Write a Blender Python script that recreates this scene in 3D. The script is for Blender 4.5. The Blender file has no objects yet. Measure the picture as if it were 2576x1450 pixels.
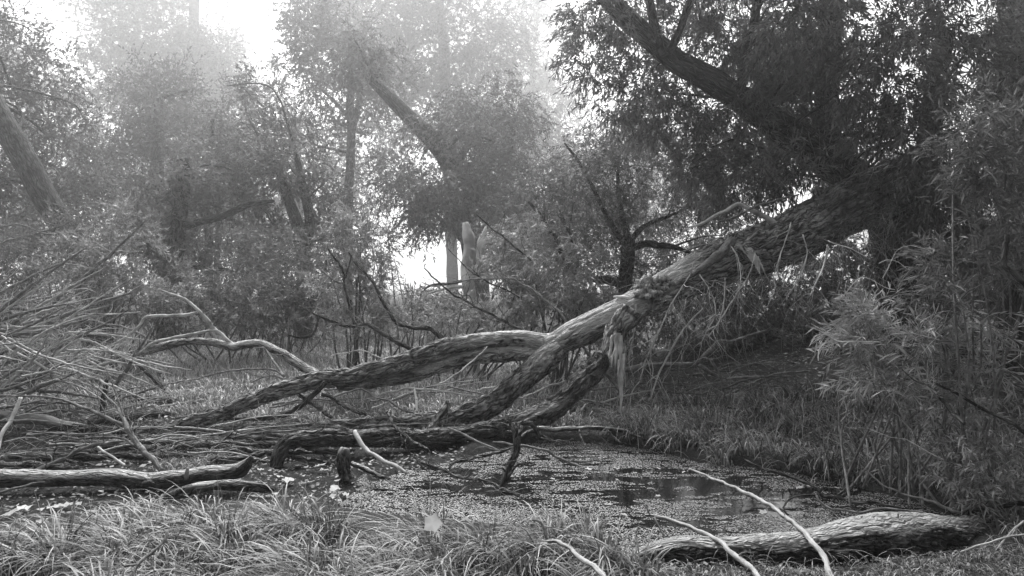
import bpy, math, random
import numpy as np
from mathutils import Vector
sc = bpy.context.scene
# ------------------------------------------------------------------ camera, sky, sun, exposure
CAM_H = 1.6
F = 1717.0            # focal length in photo pixels at 2576 px width
cam_d = bpy.data.cameras.new('camera'); cam = bpy.data.objects.new('camera', cam_d)
sc.collection.objects.link(cam); sc.camera = cam
cam.location = (0, 0, CAM_H); cam.rotation_euler = (math.radians(90), 0, 0)
cam_d.sensor_width = 36.0; cam_d.lens = 36.0 * F / 2576.0
cam_d.clip_start = 0.05; cam_d.clip_end = 3000
SUN_EL, SUN_AZ = 52.0, -14.0     # azimuth: degrees clockwise from +Y
w = bpy.data.worlds.new('World'); sc.world = w; w.use_nodes = True
nt = w.node_tree; nt.nodes.clear()
sky = nt.nodes.new('ShaderNodeTexSky'); sky.sky_type = 'NISHITA'; sky.sun_disc = False
sky.sun_elevation = math.radians(SUN_EL); sky.sun_rotation = math.radians(SUN_AZ)
sky.air_density = 1.2; sky.dust_density = 5.0; sky.ozone_density = 1.0
bw = nt.nodes.new('ShaderNodeRGBToBW'); bg = nt.nodes.new('ShaderNodeBackground'); bg.inputs[1].default_value = 0.10
wo = nt.nodes.new('ShaderNodeOutputWorld')
nt.links.new(sky.outputs[0], bw.inputs[0]); nt.links.new(bw.outputs[0], bg.inputs[0]); nt.links.new(bg.outputs[0], wo.inputs[0])
sd = bpy.data.lights.new('sun', 'SUN'); sd.energy = 1.5; sd.angle = math.radians(18); sd.color = (1, 1, 1)
so = bpy.data.objects.new('sun', sd); sc.collection.objects.link(so)
el, az = math.radians(SUN_EL), math.radians(SUN_AZ)
sv = Vector((math.sin(az) * math.cos(el), math.cos(az) * math.cos(el), math.sin(el)))
so.rotation_euler = sv.to_track_quat('Z', 'Y').to_euler(); so.location = sv * 50
sc.view_settings.view_transform = 'Standard'; sc.view_settings.look = 'None'
sc.view_settings.exposure = 1.75; sc.view_settings.gamma = 1.0; sc.view_settings.use_curve_mapping = False
cy = sc.cycles
cy.max_bounces = 10; cy.diffuse_bounces = 2; cy.glossy_bounces = 2; cy.transmission_bounces = 2
cy.volume_bounces = 3; cy.transparent_max_bounces = 4; cy.use_denoising = True
cy.caustics_reflective = False; cy.caustics_refractive = False
cy.sample_clamp_indirect = .5; cy.sample_clamp_direct = 1.2; cy.use_adaptive_sampling = False; cy.blur_glossy = 1.0

# ------------------------------------------------------------------ helpers
C = sc.collection.objects
def P(px, py, D): return np.array([(px - 1288.0) / F * D, D, CAM_H + (725.0 - py) / F * D])
def gd(py): return CAM_H * F / (py - 725.0)
def tag(o, label=None, cat=None, group=None, kind=None):
    if label: o['label'] = label
    if cat: o['category'] = cat
    if group: o['group'] = group
    if kind: o['kind'] = kind
    return o
def empty(name, loc):
    o = bpy.data.objects.new(name, None); C.link(o); o.location = Vector(loc); o.empty_display_size = .1
    return o
def mesh_obj(name, V, Fc, mat, parent=None, tone=None, uv=None, smooth=False, nside=None, attrs=None):
    """V (n,3) array; Fc list of int arrays (m,k), k = 3 or 4"""
    me = bpy.data.meshes.new(name)
    V = np.asarray(V, dtype=np.float32)
    if parent is not None:
        V = V - np.array(parent_loc(parent), dtype=np.float32)
    me.vertices.add(len(V)); me.vertices.foreach_set('co', V.ravel())
    if not isinstance(Fc, list): Fc = [Fc]
    Fc = [f for f in Fc if len(f)]
    nl = sum(f.size for f in Fc); npoly = sum(len(f) for f in Fc)
    me.loops.add(nl); me.polygons.add(npoly)
    me.loops.foreach_set('vertex_index', np.concatenate([f.ravel() for f in Fc]).astype(np.int32))
    tot = np.concatenate([np.full(len(f), f.shape[1]) for f in Fc])
    st = np.concatenate([[0], np.cumsum(tot)[:-1]])
    me.polygons.foreach_set('loop_start', st.astype(np.int32))
    if smooth: me.polygons.foreach_set('use_smooth', np.ones(npoly, dtype=bool))
    if uv is not None:
        ul = me.uv_layers.new(name='UVMap')
        idx = np.concatenate([f.ravel() for f in Fc])
        ul.data.foreach_set('uv', uv[idx].astype(np.float32).ravel())
    if tone is not None:
        a = me.attributes.new('tone', 'FLOAT', 'POINT'); a.data.foreach_set('value', np.asarray(tone, dtype=np.float32))
    me.update(calc_edges=True); me.validate()
    me.materials.append(mat)
    o = bpy.data.objects.new(name, me); C.link(o)
    if parent is not None: o.parent = parent
    return o
def parent_loc(p):
    l = Vector(p.location); q = p.parent
    while q: l = l + q.location; q = q.parent
    return l
# --- noise (numpy, value noise on an integer lattice)
def _h(ix, iy, iz, s):
    n = (ix * 374761393 + iy * 668265263 + iz * 1013904223 + s * 974711) & 0xFFFFFFFF
    n = ((n ^ (n >> 13)) * 1274126177) & 0xFFFFFFFF
    n = ((n ^ (n >> 16)) * 1446822519) & 0xFFFFFFFF
    return ((n ^ (n >> 15)) & 0xFFFF) / 65535.0
def vnoise(x, y, z, s=0):
    x = np.asarray(x, float); y = np.asarray(y, float) + 0 * x; z = np.asarray(z, float) + 0 * x
    ix = np.floor(x).astype(np.int64); iy = np.floor(y).astype(np.int64); iz = np.floor(z).astype(np.int64)
    fx, fy, fz = x - ix, y - iy, z - iz
    fx = fx * fx * (3 - 2 * fx); fy = fy * fy * (3 - 2 * fy); fz = fz * fz * (3 - 2 * fz)
    r = 0
    for a in (0, 1):
        wa = fx if a else 1 - fx
        for b in (0, 1):
            wb = fy if b else 1 - fy
            for c in (0, 1):
                wc = fz if c else 1 - fz
                r = r + wa * wb * wc * _h(ix + a, iy + b, iz + c, s)
    return r * 2 - 1
def fbm(x, y, z=0.0, o=3, s=0):
    r = 0; a = 1.0; t = 0
    for k in range(o):
        r = r + a * vnoise(np.asarray(x) * 2 ** k + 17.3 * k, np.asarray(y) * 2 ** k, np.asarray(z) * 2 ** k, s + k); t += a; a *= .5
    return r / t
def unit(v): return v / np.maximum(np.linalg.norm(v, axis=-1, keepdims=True), 1e-9)

# ------------------------------------------------------------------ materials (all neutral greys: the photograph is black and white)
def new_mat(name):
    m = bpy.data.materials.new(name); m.use_nodes = True; n = m.node_tree; n.nodes.clear()
    out = n.nodes.new('ShaderNodeOutputMaterial'); b = n.nodes.new('ShaderNodeBsdfPrincipled')
    n.links.new(b.outputs[0], out.inputs[0]); return m, n, b, out
def g(v): return (v, v, v, 1)
def ramp(n, fac, stops):
    r = n.nodes.new('ShaderNodeValToRGB'); e = r.color_ramp.elements
    e[0].position, e[0].color = stops[0][0], g(stops[0][1]); e[1].position, e[1].color = stops[-1][0], g(stops[-1][1])
    for p, c in stops[1:-1]: k = e.new(p); k.color = g(c)
    n.links.new(fac, r.inputs[0]); return r.outputs[0]
def noise_node(n, vec, scale, detail=4, rough=.6):
    t = n.nodes.new('ShaderNodeTexNoise'); t.inputs['Scale'].default_value = scale; t.inputs['Detail'].default_value = detail
    t.inputs['Roughness'].default_value = rough
    if vec is not None: n.links.new(vec, t.inputs['Vector'])
    return t.outputs['Fac']
def leaf_mat(name, lo, hi, trans=.3, rough=.5):
    m, n, b, out = new_mat(name)
    a = n.nodes.new('ShaderNodeAttribute'); a.attribute_name = 'tone'
    col = ramp(n, a.outputs['Fac'], [(0, lo), (1, hi)])
    n.links.new(col, b.inputs['Base Color']); b.inputs['Roughness'].default_value = rough
    b.inputs['Specular IOR Level'].default_value = .35
    t = n.nodes.new('ShaderNodeBsdfTranslucent'); n.links.new(col, t.inputs[0])
    mx = n.nodes.new('ShaderNodeMixShader'); mx.inputs[0].default_value = trans
    n.links.new(b.outputs[0], mx.inputs[1]); n.links.new(t.outputs[0], mx.inputs[2]); n.links.new(mx.outputs[0], out.inputs[0])
    return m
def bark_mat(name, dark, light, pale=None, scale=1.0, bump=.02, rough=.85, stretch=4.0, crack=0, mott=3.0):
    """furrowed bark in UV metres; 'tone' 1 = bare debarked wood"""
    m, n, b, out = new_mat(name)
    tc = n.nodes.new('ShaderNodeTexCoord')
    mp = n.nodes.new('ShaderNodeMapping'); mp.inputs['Scale'].default_value = (1, 1.0 / stretch, 1); n.links.new(tc.outputs['UV'], mp.inputs[0])
    big = noise_node(n, tc.outputs['UV'], mott * scale, 3)
    fine = noise_node(n, mp.outputs[0], 70 * scale, 5, .7)
    med = noise_node(n, mp.outputs[0], 26 * scale, 4, .6)
    mul = n.nodes.new('ShaderNodeMath'); mul.operation = 'MULTIPLY_ADD'; n.links.new(med, mul.inputs[0]); mul.inputs[1].default_value = .55
    m2 = n.nodes.new('ShaderNodeMath'); m2.operation = 'MULTIPLY'; n.links.new(fine, m2.inputs[0]); m2.inputs[1].default_value = .45
    n.links.new(m2.outputs[0], mul.inputs[2])
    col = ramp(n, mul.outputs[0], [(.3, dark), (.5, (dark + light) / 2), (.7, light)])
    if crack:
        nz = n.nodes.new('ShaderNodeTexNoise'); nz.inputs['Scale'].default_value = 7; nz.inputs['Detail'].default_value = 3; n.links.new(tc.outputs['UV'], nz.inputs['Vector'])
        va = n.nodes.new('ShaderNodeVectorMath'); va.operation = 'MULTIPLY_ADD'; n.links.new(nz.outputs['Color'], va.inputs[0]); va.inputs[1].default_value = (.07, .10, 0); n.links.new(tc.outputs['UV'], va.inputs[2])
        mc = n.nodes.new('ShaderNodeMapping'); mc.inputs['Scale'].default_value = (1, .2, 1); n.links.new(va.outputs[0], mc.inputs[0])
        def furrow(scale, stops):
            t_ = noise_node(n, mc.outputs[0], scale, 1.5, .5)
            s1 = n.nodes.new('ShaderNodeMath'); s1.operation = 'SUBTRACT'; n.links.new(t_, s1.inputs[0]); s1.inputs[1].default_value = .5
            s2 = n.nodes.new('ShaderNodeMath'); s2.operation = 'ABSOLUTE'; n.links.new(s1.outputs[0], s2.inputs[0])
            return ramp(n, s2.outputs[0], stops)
        c1_ = furrow(crack, [(0, .12), (.03, .55), (.09, 1.35)]); c2_ = furrow(crack * 2.3, [(0, .45), (.04, .9), (.1, 1.15)])  # crack colour: the bark's own darker furrows plus recess shade painted in
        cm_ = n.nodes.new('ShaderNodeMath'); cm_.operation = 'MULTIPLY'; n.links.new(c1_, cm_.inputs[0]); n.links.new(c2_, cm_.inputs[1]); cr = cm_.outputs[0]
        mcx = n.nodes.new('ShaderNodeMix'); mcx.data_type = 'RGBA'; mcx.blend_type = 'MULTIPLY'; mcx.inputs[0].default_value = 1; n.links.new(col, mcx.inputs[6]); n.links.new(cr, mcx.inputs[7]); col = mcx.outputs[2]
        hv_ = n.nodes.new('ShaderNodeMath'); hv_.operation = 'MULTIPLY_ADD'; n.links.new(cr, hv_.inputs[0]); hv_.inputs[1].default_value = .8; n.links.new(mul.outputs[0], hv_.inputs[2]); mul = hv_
    mix = n.nodes.new('ShaderNodeMix'); mix.data_type = 'RGBA'; mix.blend_type = 'MULTIPLY'; mix.inputs[0].default_value = .7
    n.links.new(col, mix.inputs[6]); n.links.new(ramp(n, big, [(.35, .3), (.65, 1.35)]), mix.inputs[7])
    c = mix.outputs[2]
    if pale is not None:
        mp2 = n.nodes.new('ShaderNodeMapping'); mp2.inputs['Scale'].default_value = (1, .08, 1); n.links.new(tc.outputs['UV'], mp2.inputs[0])
        grain = noise_node(n, mp2.outputs[0], 90, 4, .7)
        pc = ramp(n, grain, [(.3, pale * .45), (.5, pale * .9), (.7, pale * 1.15)])
        a = n.nodes.new('ShaderNodeAttribute'); a.attribute_name = 'tone'
        mx = n.nodes.new('ShaderNodeMix'); mx.data_type = 'RGBA'; n.links.new(a.outputs['Fac'], mx.inputs[0])
        n.links.new(c, mx.inputs[6]); n.links.new(pc, mx.inputs[7]); c = mx.outputs[2]
    n.links.new(c, b.inputs['Base Color'])
    b.inputs['Roughness'].default_value = rough; b.inputs['Specular IOR Level'].default_value = .25
    bp = n.nodes.new('ShaderNodeBump'); bp.inputs['Distance'].default_value = bump; bp.inputs['Strength'].default_value = .9
    n.links.new(mul.outputs[0], bp.inputs['Height']); n.links.new(bp.outputs[0], b.inputs['Normal'])
    return m
M = {}
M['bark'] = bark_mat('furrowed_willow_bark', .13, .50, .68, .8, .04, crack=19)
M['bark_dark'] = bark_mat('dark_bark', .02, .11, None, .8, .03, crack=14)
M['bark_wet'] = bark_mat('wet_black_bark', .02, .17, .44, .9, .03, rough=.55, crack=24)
M['bark_grey'] = bark_mat('grey_branch_bark', .07, .32, .44, 1.6, .012, mott=9)
M['twig'] = bark_mat('pale_twig_bark', .36, .68, None, 2.0, .003)
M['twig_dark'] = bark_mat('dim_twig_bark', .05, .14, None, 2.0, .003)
M['wood'] = bark_mat('torn_pale_wood', .58, .85, None, 1.4, .008, stretch=14)
M['dead'] = bark_mat('bleached_dead_wood', .48, .75, None, .8, .01, stretch=10)
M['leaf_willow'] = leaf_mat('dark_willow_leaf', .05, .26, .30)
M['leaf_far'] = leaf_mat('distant_leaf', .06, .17, .40)
M['leaf_mid'] = leaf_mat('mid_leaf', .06, .19, .35)
M['leaf_near'] = leaf_mat('pale_willow_leaf', .10, .42, .3)
M['leaf_shrub'] = leaf_mat('silvery_willow_leaf', .16, .55, .3)
M['grass'] = leaf_mat('sedge_blade', .02, .41, .15)
M['grass_far'] = leaf_mat('meadow_grass_blade', .08, .60, .2)
M['litter'] = leaf_mat('leaf_litter', .012, .13, .1)
M['paleleaf'] = leaf_mat('pale_fallen_leaf', .38, .66, .4)
M['weed'] = leaf_mat('duckweed', .10, .31, .1, .5)
M['fungus'] = leaf_mat('bracket_fungus', .4, .65, .1)
def ground_mat():
    m, n, b, out = new_mat('damp_soil')
    tc = n.nodes.new('ShaderNodeTexCoord')
    f1 = noise_node(n, tc.outputs['Object'], 9, 6, .7); f2 = noise_node(n, tc.outputs['Object'], 60, 4, .7)
    mix = n.nodes.new('ShaderNodeMath'); mix.operation = 'MULTIPLY'; n.links.new(f1, mix.inputs[0]); n.links.new(f2, mix.inputs[1])
    dry = ramp(n, mix.outputs[0], [(.12, .015), (.26, .045), (.42, .11)])
    wet = ramp(n, mix.outputs[0], [(.12, .008), (.3, .02), (.42, .06)])
    a = n.nodes.new('ShaderNodeAttribute'); a.attribute_name = 'tone'
    mx = n.nodes.new('ShaderNodeMix'); mx.data_type = 'RGBA'; n.links.new(a.outputs['Fac'], mx.inputs[0])
    n.links.new(dry, mx.inputs[6]); n.links.new(wet, mx.inputs[7]); n.links.new(mx.outputs[2], b.inputs['Base Color'])
    mr = n.nodes.new('ShaderNodeMapRange'); mr.inputs[3].default_value = .95; mr.inputs[4].default_value = .8
    n.links.new(a.outputs['Fac'], mr.inputs[0]); n.links.new(mr.outputs[0], b.inputs['Roughness'])
    b.inputs['Specular IOR Level'].default_value = .12
    bp = n.nodes.new('ShaderNodeBump'); bp.inputs['Distance'].default_value = .05; n.links.new(mix.outputs[0], bp.inputs['Height']); n.links.new(bp.outputs[0], b.inputs['Normal'])
    return m
M['ground'] = ground_mat()
m, n, b, out = new_mat('black_pond_water'); b.inputs['Base Color'].default_value = g(.008); b.inputs['Roughness'].default_value = .05; b.inputs['IOR'].default_value = 1.33
tcw = n.nodes.new('ShaderNodeTexCoord'); bpw = n.nodes.new('ShaderNodeBump'); bpw.inputs['Distance'].default_value = .002; bpw.inputs['Strength'].default_value = .4
n.links.new(noise_node(n, tcw.outputs['Object'], 12, 2), bpw.inputs['Height']); n.links.new(bpw.outputs[0], b.inputs['Normal'])
M['water'] = m
m = bpy.data.materials.new('mist'); m.use_nodes = True; n = m.node_tree; n.nodes.clear()
out = n.nodes.new('ShaderNodeOutputMaterial'); pv = n.nodes.new('ShaderNodeVolumePrincipled'); n.links.new(pv.outputs[0], out.inputs['Volume'])
pv.inputs['Color'].default_value = g(.995); HAZE = .0038; pv.inputs['Density'].default_value = HAZE; pv.inputs['Anisotropy'].default_value = .75
m.cycles.homogeneous_volume = True if hasattr(m.cycles, 'homogeneous_volume') else False
M['haze'] = m

# ------------------------------------------------------------------ terrain
def poly_px(pts, ground=True):
    return np.array([[(x - 1288) / F * gd(y), gd(y)] for x, y in pts])
def sdist(poly, x, y):
    """signed distance (positive inside)"""
    x = np.asarray(x, float); y = np.asarray(y, float); d = np.full(x.shape, 1e9); ins = np.zeros(x.shape, bool); n_ = len(poly)
    for i in range(n_):
        ax, ay = poly[i]; bx, by = poly[(i + 1) % n_]
        ex, ey = bx - ax, by - ay; t = np.clip(((x - ax) * ex + (y - ay) * ey) / (ex * ex + ey * ey), 0, 1)
        d = np.minimum(d, np.hypot(x - ax - t * ex, y - ay - t * ey))
        c = ((ay > y) != (by > y)) & (x < (bx - ax) * (y - ay) / (by - ay + 1e-12) + ax); ins ^= c
    return np.where(ins, d, -d)
POND = poly_px([(880, 1262), (1100, 1285), (1330, 1300), (1560, 1330), (1680, 1400), (2000, 1415), (2400, 1380), (2400, 1290), (2260, 1245), (2060, 1195), (1860, 1160),
                (1760, 1150), (1640, 1125), (1500, 1108), (1380, 1100), (1260, 1125), (1100, 1160), (1000, 1185)])
MUD = poly_px([(-500, 1330), (200, 1290), (420, 1262), (700, 1255), (1000, 1275), (1100, 1180), (1180, 1115), (900, 1090), (600, 1075), (300, 1050), (-100, 1040), (-500, 1040)])
WATER_Z = -.05
def ground_h(x, y):
    x = np.asarray(x, float); y = np.asarray(y, float)
    z = .05 * fbm(x / 1.7, y / 1.7, 0, 3, 5) + .02 * fbm(x / .35, y / .35, 0, 2, 9)
    far = np.clip((np.hypot(x, y) - 9) / 20, 0, 1); z = z + far * .12 * fbm(x / 5, y / 5, 1, 2, 3)
    # the bank that rises under the big willow
    z = z + 1.15 * np.exp(-(((x - 6.8) / 4.0) ** 2 + ((y - 13.5) / 3.6) ** 2) ** 1.3)
    sp = sdist(POND, x, y) + .10 * fbm(x / .4, y / .4, 2, 2, 11)
    sm = sdist(MUD, x, y) + .12 * fbm(x / .5, y / .5, 3, 2, 12)
    tm = np.clip((sm + .15) / .3, 0, 1); tm = tm * tm * (3 - 2 * tm)
    z = z * (1 - tm) + tm * (-.035 + .03 * fbm(x / .25, y / .25, 4, 3, 13))
    tp = np.clip((sp + .18) / .36, 0, 1); tp = tp * tp * (3 - 2 * tp)
    z = z * (1 - tp) + tp * (-.20)
    return z
def wetness(x, y):
    return np.clip(np.maximum(sdist(POND, x, y) / .3 + .9, sdist(MUD, x, y) / .3 + .5), 0, 1)
def axis(lo, hi, step, far_lo, far_hi, gr=1.22):
    a = list(np.arange(lo, hi + step / 2, step)); s = step
    while a[-1] < far_hi: s *= gr; a.append(a[-1] + s)
    s = step
    while a[0] > far_lo: s *= gr; a.insert(0, a[0] - s)
    return np.array(a)
gx = axis(-5.5, 5.5, .075, -900, 900); gy = axis(2.8, 10, .075, -60, 950)
GX, GY = np.meshgrid(gx, gy); nx, ny = len(gx), len(gy)
GZ = ground_h(GX, GY)
ii = (np.arange(ny - 1)[:, None] * nx + np.arange(nx - 1)[None]).ravel()
gf = np.stack([ii, ii + 1, ii + nx + 1, ii + nx], 1)
og = mesh_obj('ground', np.stack([GX.ravel(), GY.ravel(), GZ.ravel()], 1), gf, M['ground'], tone=wetness(GX.ravel(), GY.ravel()), smooth=True)
tag(og, kind='structure')
wp = np.array([[-7, 3.2], [5, 3.2], [5, 8.5], [-7, 8.5]])
ow = mesh_obj('water', np.c_[wp, np.full(4, WATER_Z)], np.array([[0, 1, 2, 3]]), M['water']); tag(ow, kind='structure')
# mist
hx, hy0, hy1, hz0, hz1 = 950., -70., 960., -1.6, 64.
hv = np.array([[x, y, z] for z in (hz0, hz1) for y in (hy0, hy1) for x in (-hx, hx)])
hf = np.array([[0, 2, 3, 1], [4, 5, 7, 6], [0, 1, 5, 4], [2, 6, 7, 3], [0, 4, 6, 2], [1, 3, 7, 5]])
oh = mesh_obj('haze', hv, hf, M['haze']); tag(oh, 'thin pale morning mist filling the air between the trees', 'mist', kind='stuff')

# ------------------------------------------------------------------ tubes
def catmull(pts, step):
    pts = np.asarray(pts, float); n_ = len(pts)
    if n_ == 2:
        L = np.linalg.norm(pts[1, :3] - pts[0, :3]); k = max(2, int(L / step)); t = np.linspace(0, 1, k + 1)[:, None]
        return pts[0] * (1 - t) + pts[1] * t
    e = np.vstack([2 * pts[0] - pts[1], pts, 2 * pts[-1] - pts[-2]]); out_ = []
    for i in range(n_ - 1):
        p0, p1, p2, p3 = e[i], e[i + 1], e[i + 2], e[i + 3]
        k = max(1, int(np.linalg.norm(p2[:3] - p1[:3]) / step)); t = (np.arange(k) / k)[:, None]
        out_.append(.5 * ((2 * p1) + (-p0 + p2) * t + (2 * p0 - 5 * p1 + 4 * p2 - p3) * t ** 2 + (-p0 + 3 * p1 - 3 * p2 + p3) * t ** 3))
    out_.append(pts[-1:]); r = np.vstack(out_); r[:, 3] = np.maximum(r[:, 3], 1e-4); return r
_seed = [0]
def tube_geo(path, sides=8, step=None, bark=0.0, cell=.045, lump=.06, wob=0.0, bare=None, seed=None, stretch=3.5, caps=True):
    """path (n,4): x y z r in metres. bark: furrow depth (m); cell: furrow spacing (m). returns V,F(list),uv,tone"""
    if seed is None: _seed[0] += 1; seed = _seed[0]
    path = np.asarray(path, float)
    if step is None: step = max(.02, float(np.mean(path[:, 3])) * 1.5)
    R = catmull(path, step); n_ = len(R); c, r = R[:, :3].copy(), R[:, 3]
    s = np.r_[0, np.cumsum(np.linalg.norm(np.diff(c, axis=0), axis=1))]
    if wob:
        for k in range(3): c[:, k] += wob * r * fbm(s / (r.mean() * 7 + .02), seed * 3.1 + k * 9, 0, 2, seed)
    T = unit(np.gradient(c, axis=0)); up = np.array([0, 0, 1.]) if abs(T[0, 2]) < .9 else np.array([1., 0, 0])
    N = np.zeros_like(c); N[0] = unit(up - T[0] * up.dot(T[0]))
    for i in range(1, n_): v = N[i - 1] - T[i] * N[i - 1].dot(T[i]); N[i] = v / (np.linalg.norm(v) + 1e-9)
    B = np.cross(T, N)
    th = np.arange(sides) / sides * 2 * np.pi
    ct, st_ = np.cos(th)[None, :, None], np.sin(th)[None, :, None]
    nrm = N[:, None] * ct + B[:, None] * st_
    rr = np.repeat(r[:, None], sides, 1); S = np.repeat(s[:, None], sides, 1)
    cx, cyy = np.cos(th)[None] * rr, np.sin(th)[None] * rr
    rm = max(float(r.mean()), .004)
    rr2 = rr * (1 + lump * 2 * fbm(cx / rm * .8 + seed, cyy / rm * .8, S / rm * .35, 2, seed))
    tone = np.zeros_like(rr)
    if bare is not None: tone = np.clip(bare(s[:, None] / s[-1] + 0 * rr, nrm[:, :, 2], fbm(cx / .12, cyy / .12, S / .35, 3, seed + 7)), 0, 1)
    if bark:
        wv = .6 * fbm(cx / (cell * 3), cyy / (cell * 3), S / (cell * 5), 2, seed + 3)
        n1 = vnoise(cx / cell + wv, cyy / cell + wv, S / (cell * stretch), seed + 1)
        n2 = vnoise(cx / cell * 2.1 + wv, cyy / cell * 2.1, S / (cell * 1.3), seed + 2)
        ridge = 1 - np.abs(n1) * 2.2; h = np.clip(1.6 - 2.6 * ridge, -1.0, .7) + .45 * n2
        rr2 = rr2 + bark * h * (1 - .75 * tone)
    V = c[:, None] + nrm * rr2[:, :, None]; V = V.reshape(-1, 3)
    i0 = (np.arange(n_ - 1)[:, None] * sides + np.arange(sides)[None]); i1 = (np.arange(n_ - 1)[:, None] * sides + (np.arange(sides)[None] + 1) % sides)
    Q = np.stack([i0, i1, i1 + sides, i0 + sides], -1).reshape(-1, 4)
    u = th[None] / (2 * np.pi) * (2 * np.pi * rm); u = np.minimum(u, 2 * np.pi * rm - u) * 1.0 + 0 * rr
    uvv = np.stack([u + .37 * seed, S + seed * 1.3], -1).reshape(-1, 2); tn = tone.ravel(); Fs = [Q]
    if caps:
        k = len(V); V = np.vstack([V, c[0] - T[0] * r[0] * .15, c[-1] + T[-1] * r[-1] * .15]); uvv = np.vstack([uvv, uvv[0], uvv[-1]]); tn = np.r_[tn, tn[0], tn[-1]]
        a = np.arange(sides); b_ = (a + 1) % sides; o_ = (n_ - 1) * sides
        Fs.append(np.vstack([np.stack([b_, a, np.full(sides, k)], 1), np.stack([a + o_, b_ + o_, np.full(sides, k + 1)], 1)]))
    return V, Fs, uvv, tn
def merge(geos):
    Vs, q, t, uvs, tns, o_ = [], [], [], [], [], 0
    for V, Fs, uvv, tn in geos:
        Vs.append(V); uvs.append(uvv); tns.append(tn)
        for f in Fs: (q if f.shape[1] == 4 else t).append(f + o_)
        o_ += len(V)
    Fo = []
    if q: Fo.append(np.vstack(q))
    if t: Fo.append(np.vstack(t))
    return np.vstack(Vs), Fo, np.vstack(uvs), np.concatenate(tns)
def tube(name, path, mat, parent=None, **kw):
    V, Fs, uvv, tn = tube_geo(path, **kw)
    return mesh_obj(name, V, Fs, mat, parent, tone=tn, uv=uvv, smooth=True)
# path from photo pixels (2576 frame). spec 'x,y,r x,y,r ...' ; reg=(col,row) = enlarged-crop coordinates (3 per px)
def path(spec, D0, D1=None, reg=None, rscale=1.0):
    pts = [tuple(float(a) for a in p.split(',')) for p in spec.split()]
    if reg: pts = [(reg[0] * 644 + x / 3.002, reg[1] * 483 + y / 3.002, r / 3.002) for x, y, r in pts]
    if D1 is None: D1 = D0
    n_ = len(pts); q = np.array(pts); L = np.r_[0, np.cumsum(np.hypot(*np.diff(q[:, :2], axis=0).T))]; L /= L[-1]
    if callable(D0): Ds = [D0(x, y, t) for (x, y, r), t in zip(pts, L)]
    elif isinstance(D0, (list, tuple)): Ds = np.interp(L, [a for a, _ in D0], [b_ for _, b_ in D0])
    else: Ds = D0 + (D1 - D0) * L
    return np.array([np.r_[P(x, y, D), r / F * D * rscale] for (x, y, r), D in zip(pts, Ds)])
rng = np.random.default_rng(7)
def rand_twig(p0, d, L, r, rg, droop=.25, nseg=6, wig=.35):
    pts = [np.r_[p0, r]]; d = unit(np.asarray(d, float)); p = np.array(p0, float); side = unit(rg.normal(size=3))
    for k in range(nseg):
        d = unit(d + wig * (rg.normal(size=3) * .35 + side * .25) + np.array([0, 0, -droop]) / nseg * 2)
        p = p + d * L / nseg; pts.append(np.r_[p, r * (1 - .85 * (k + 1) / nseg)])
    return np.array(pts)
def side_twigs(pth, n_, L, rg, ratio=.42, droop=.1, rmax=.013, t0=.1):
    res = []; n_ = int(round(n_ * 1.7)); q = catmull(pth, .05); T = unit(np.gradient(q[:, :3], axis=0))
    for k in range(n_):
        i = int(len(q) * rg.uniform(t0, .97)); i = min(i, len(q) - 1)
        perp = unit(np.cross(T[i], rg.normal(size=3))); perp[1] *= .6
        d = unit(T[i] * rg.uniform(.4, 1.8) + perp + np.array([0, 0, .3]) + rg.normal(size=3) * .2); Lk = L * rg.uniform(.35, 1.5); rk = min(q[i, 3] * ratio, rmax) * rg.uniform(.6, 1.1)
        tw_ = rand_twig(q[i, :3], d, Lk, rk, rg, droop, 7, .6); res.append(tw_)
        if Lk > .3 and rg.uniform() < .6: res.append(rand_twig(tw_[3, :3], unit(d + rg.normal(size=3) * .6), Lk * .5, rk * .55, rg, droop, 5, .6))
    return res
def dead_branch(name, label, cat, pth, mat, twigs=0, tl=.4, group=None, sides=8, bark=0.0, bare=None, twig_mat=None, extra=(), seed=1, cell=.04, droop=.1, **kw):
    rg = np.random.default_rng(seed); kw.setdefault('lump', .12)
    if not twigs and not len(extra):
        o = tube(name, pth, mat, None, sides=sides, bark=bark, bare=bare, wob=1.0, cell=cell, **kw)
        loc = pth[0, :3]; off = Vector(loc); o.data.transform(__import__('mathutils').Matrix.Translation(-off)); o.location = off
        return tag(o, label, cat, group)
    root = empty(name, pth[0, :3]); tag(root, label, cat, group)
    tube('stem', pth, mat, root, sides=sides, bark=bark, bare=bare, wob=1.0, cell=cell, **kw)
    for e in extra:
        tube('side_branch', e, mat, root, sides=max(6, sides - 2), wob=.5)
        for tw in side_twigs(e, max(1, twigs // 2), tl, rg, droop=droop): tube('twig', tw, twig_mat or mat, root, sides=4, caps=False)
    for tw in side_twigs(pth, twigs, tl, rg, droop=droop): tube('twig', tw, twig_mat or mat, root, sides=4, caps=False)
    return root

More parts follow.
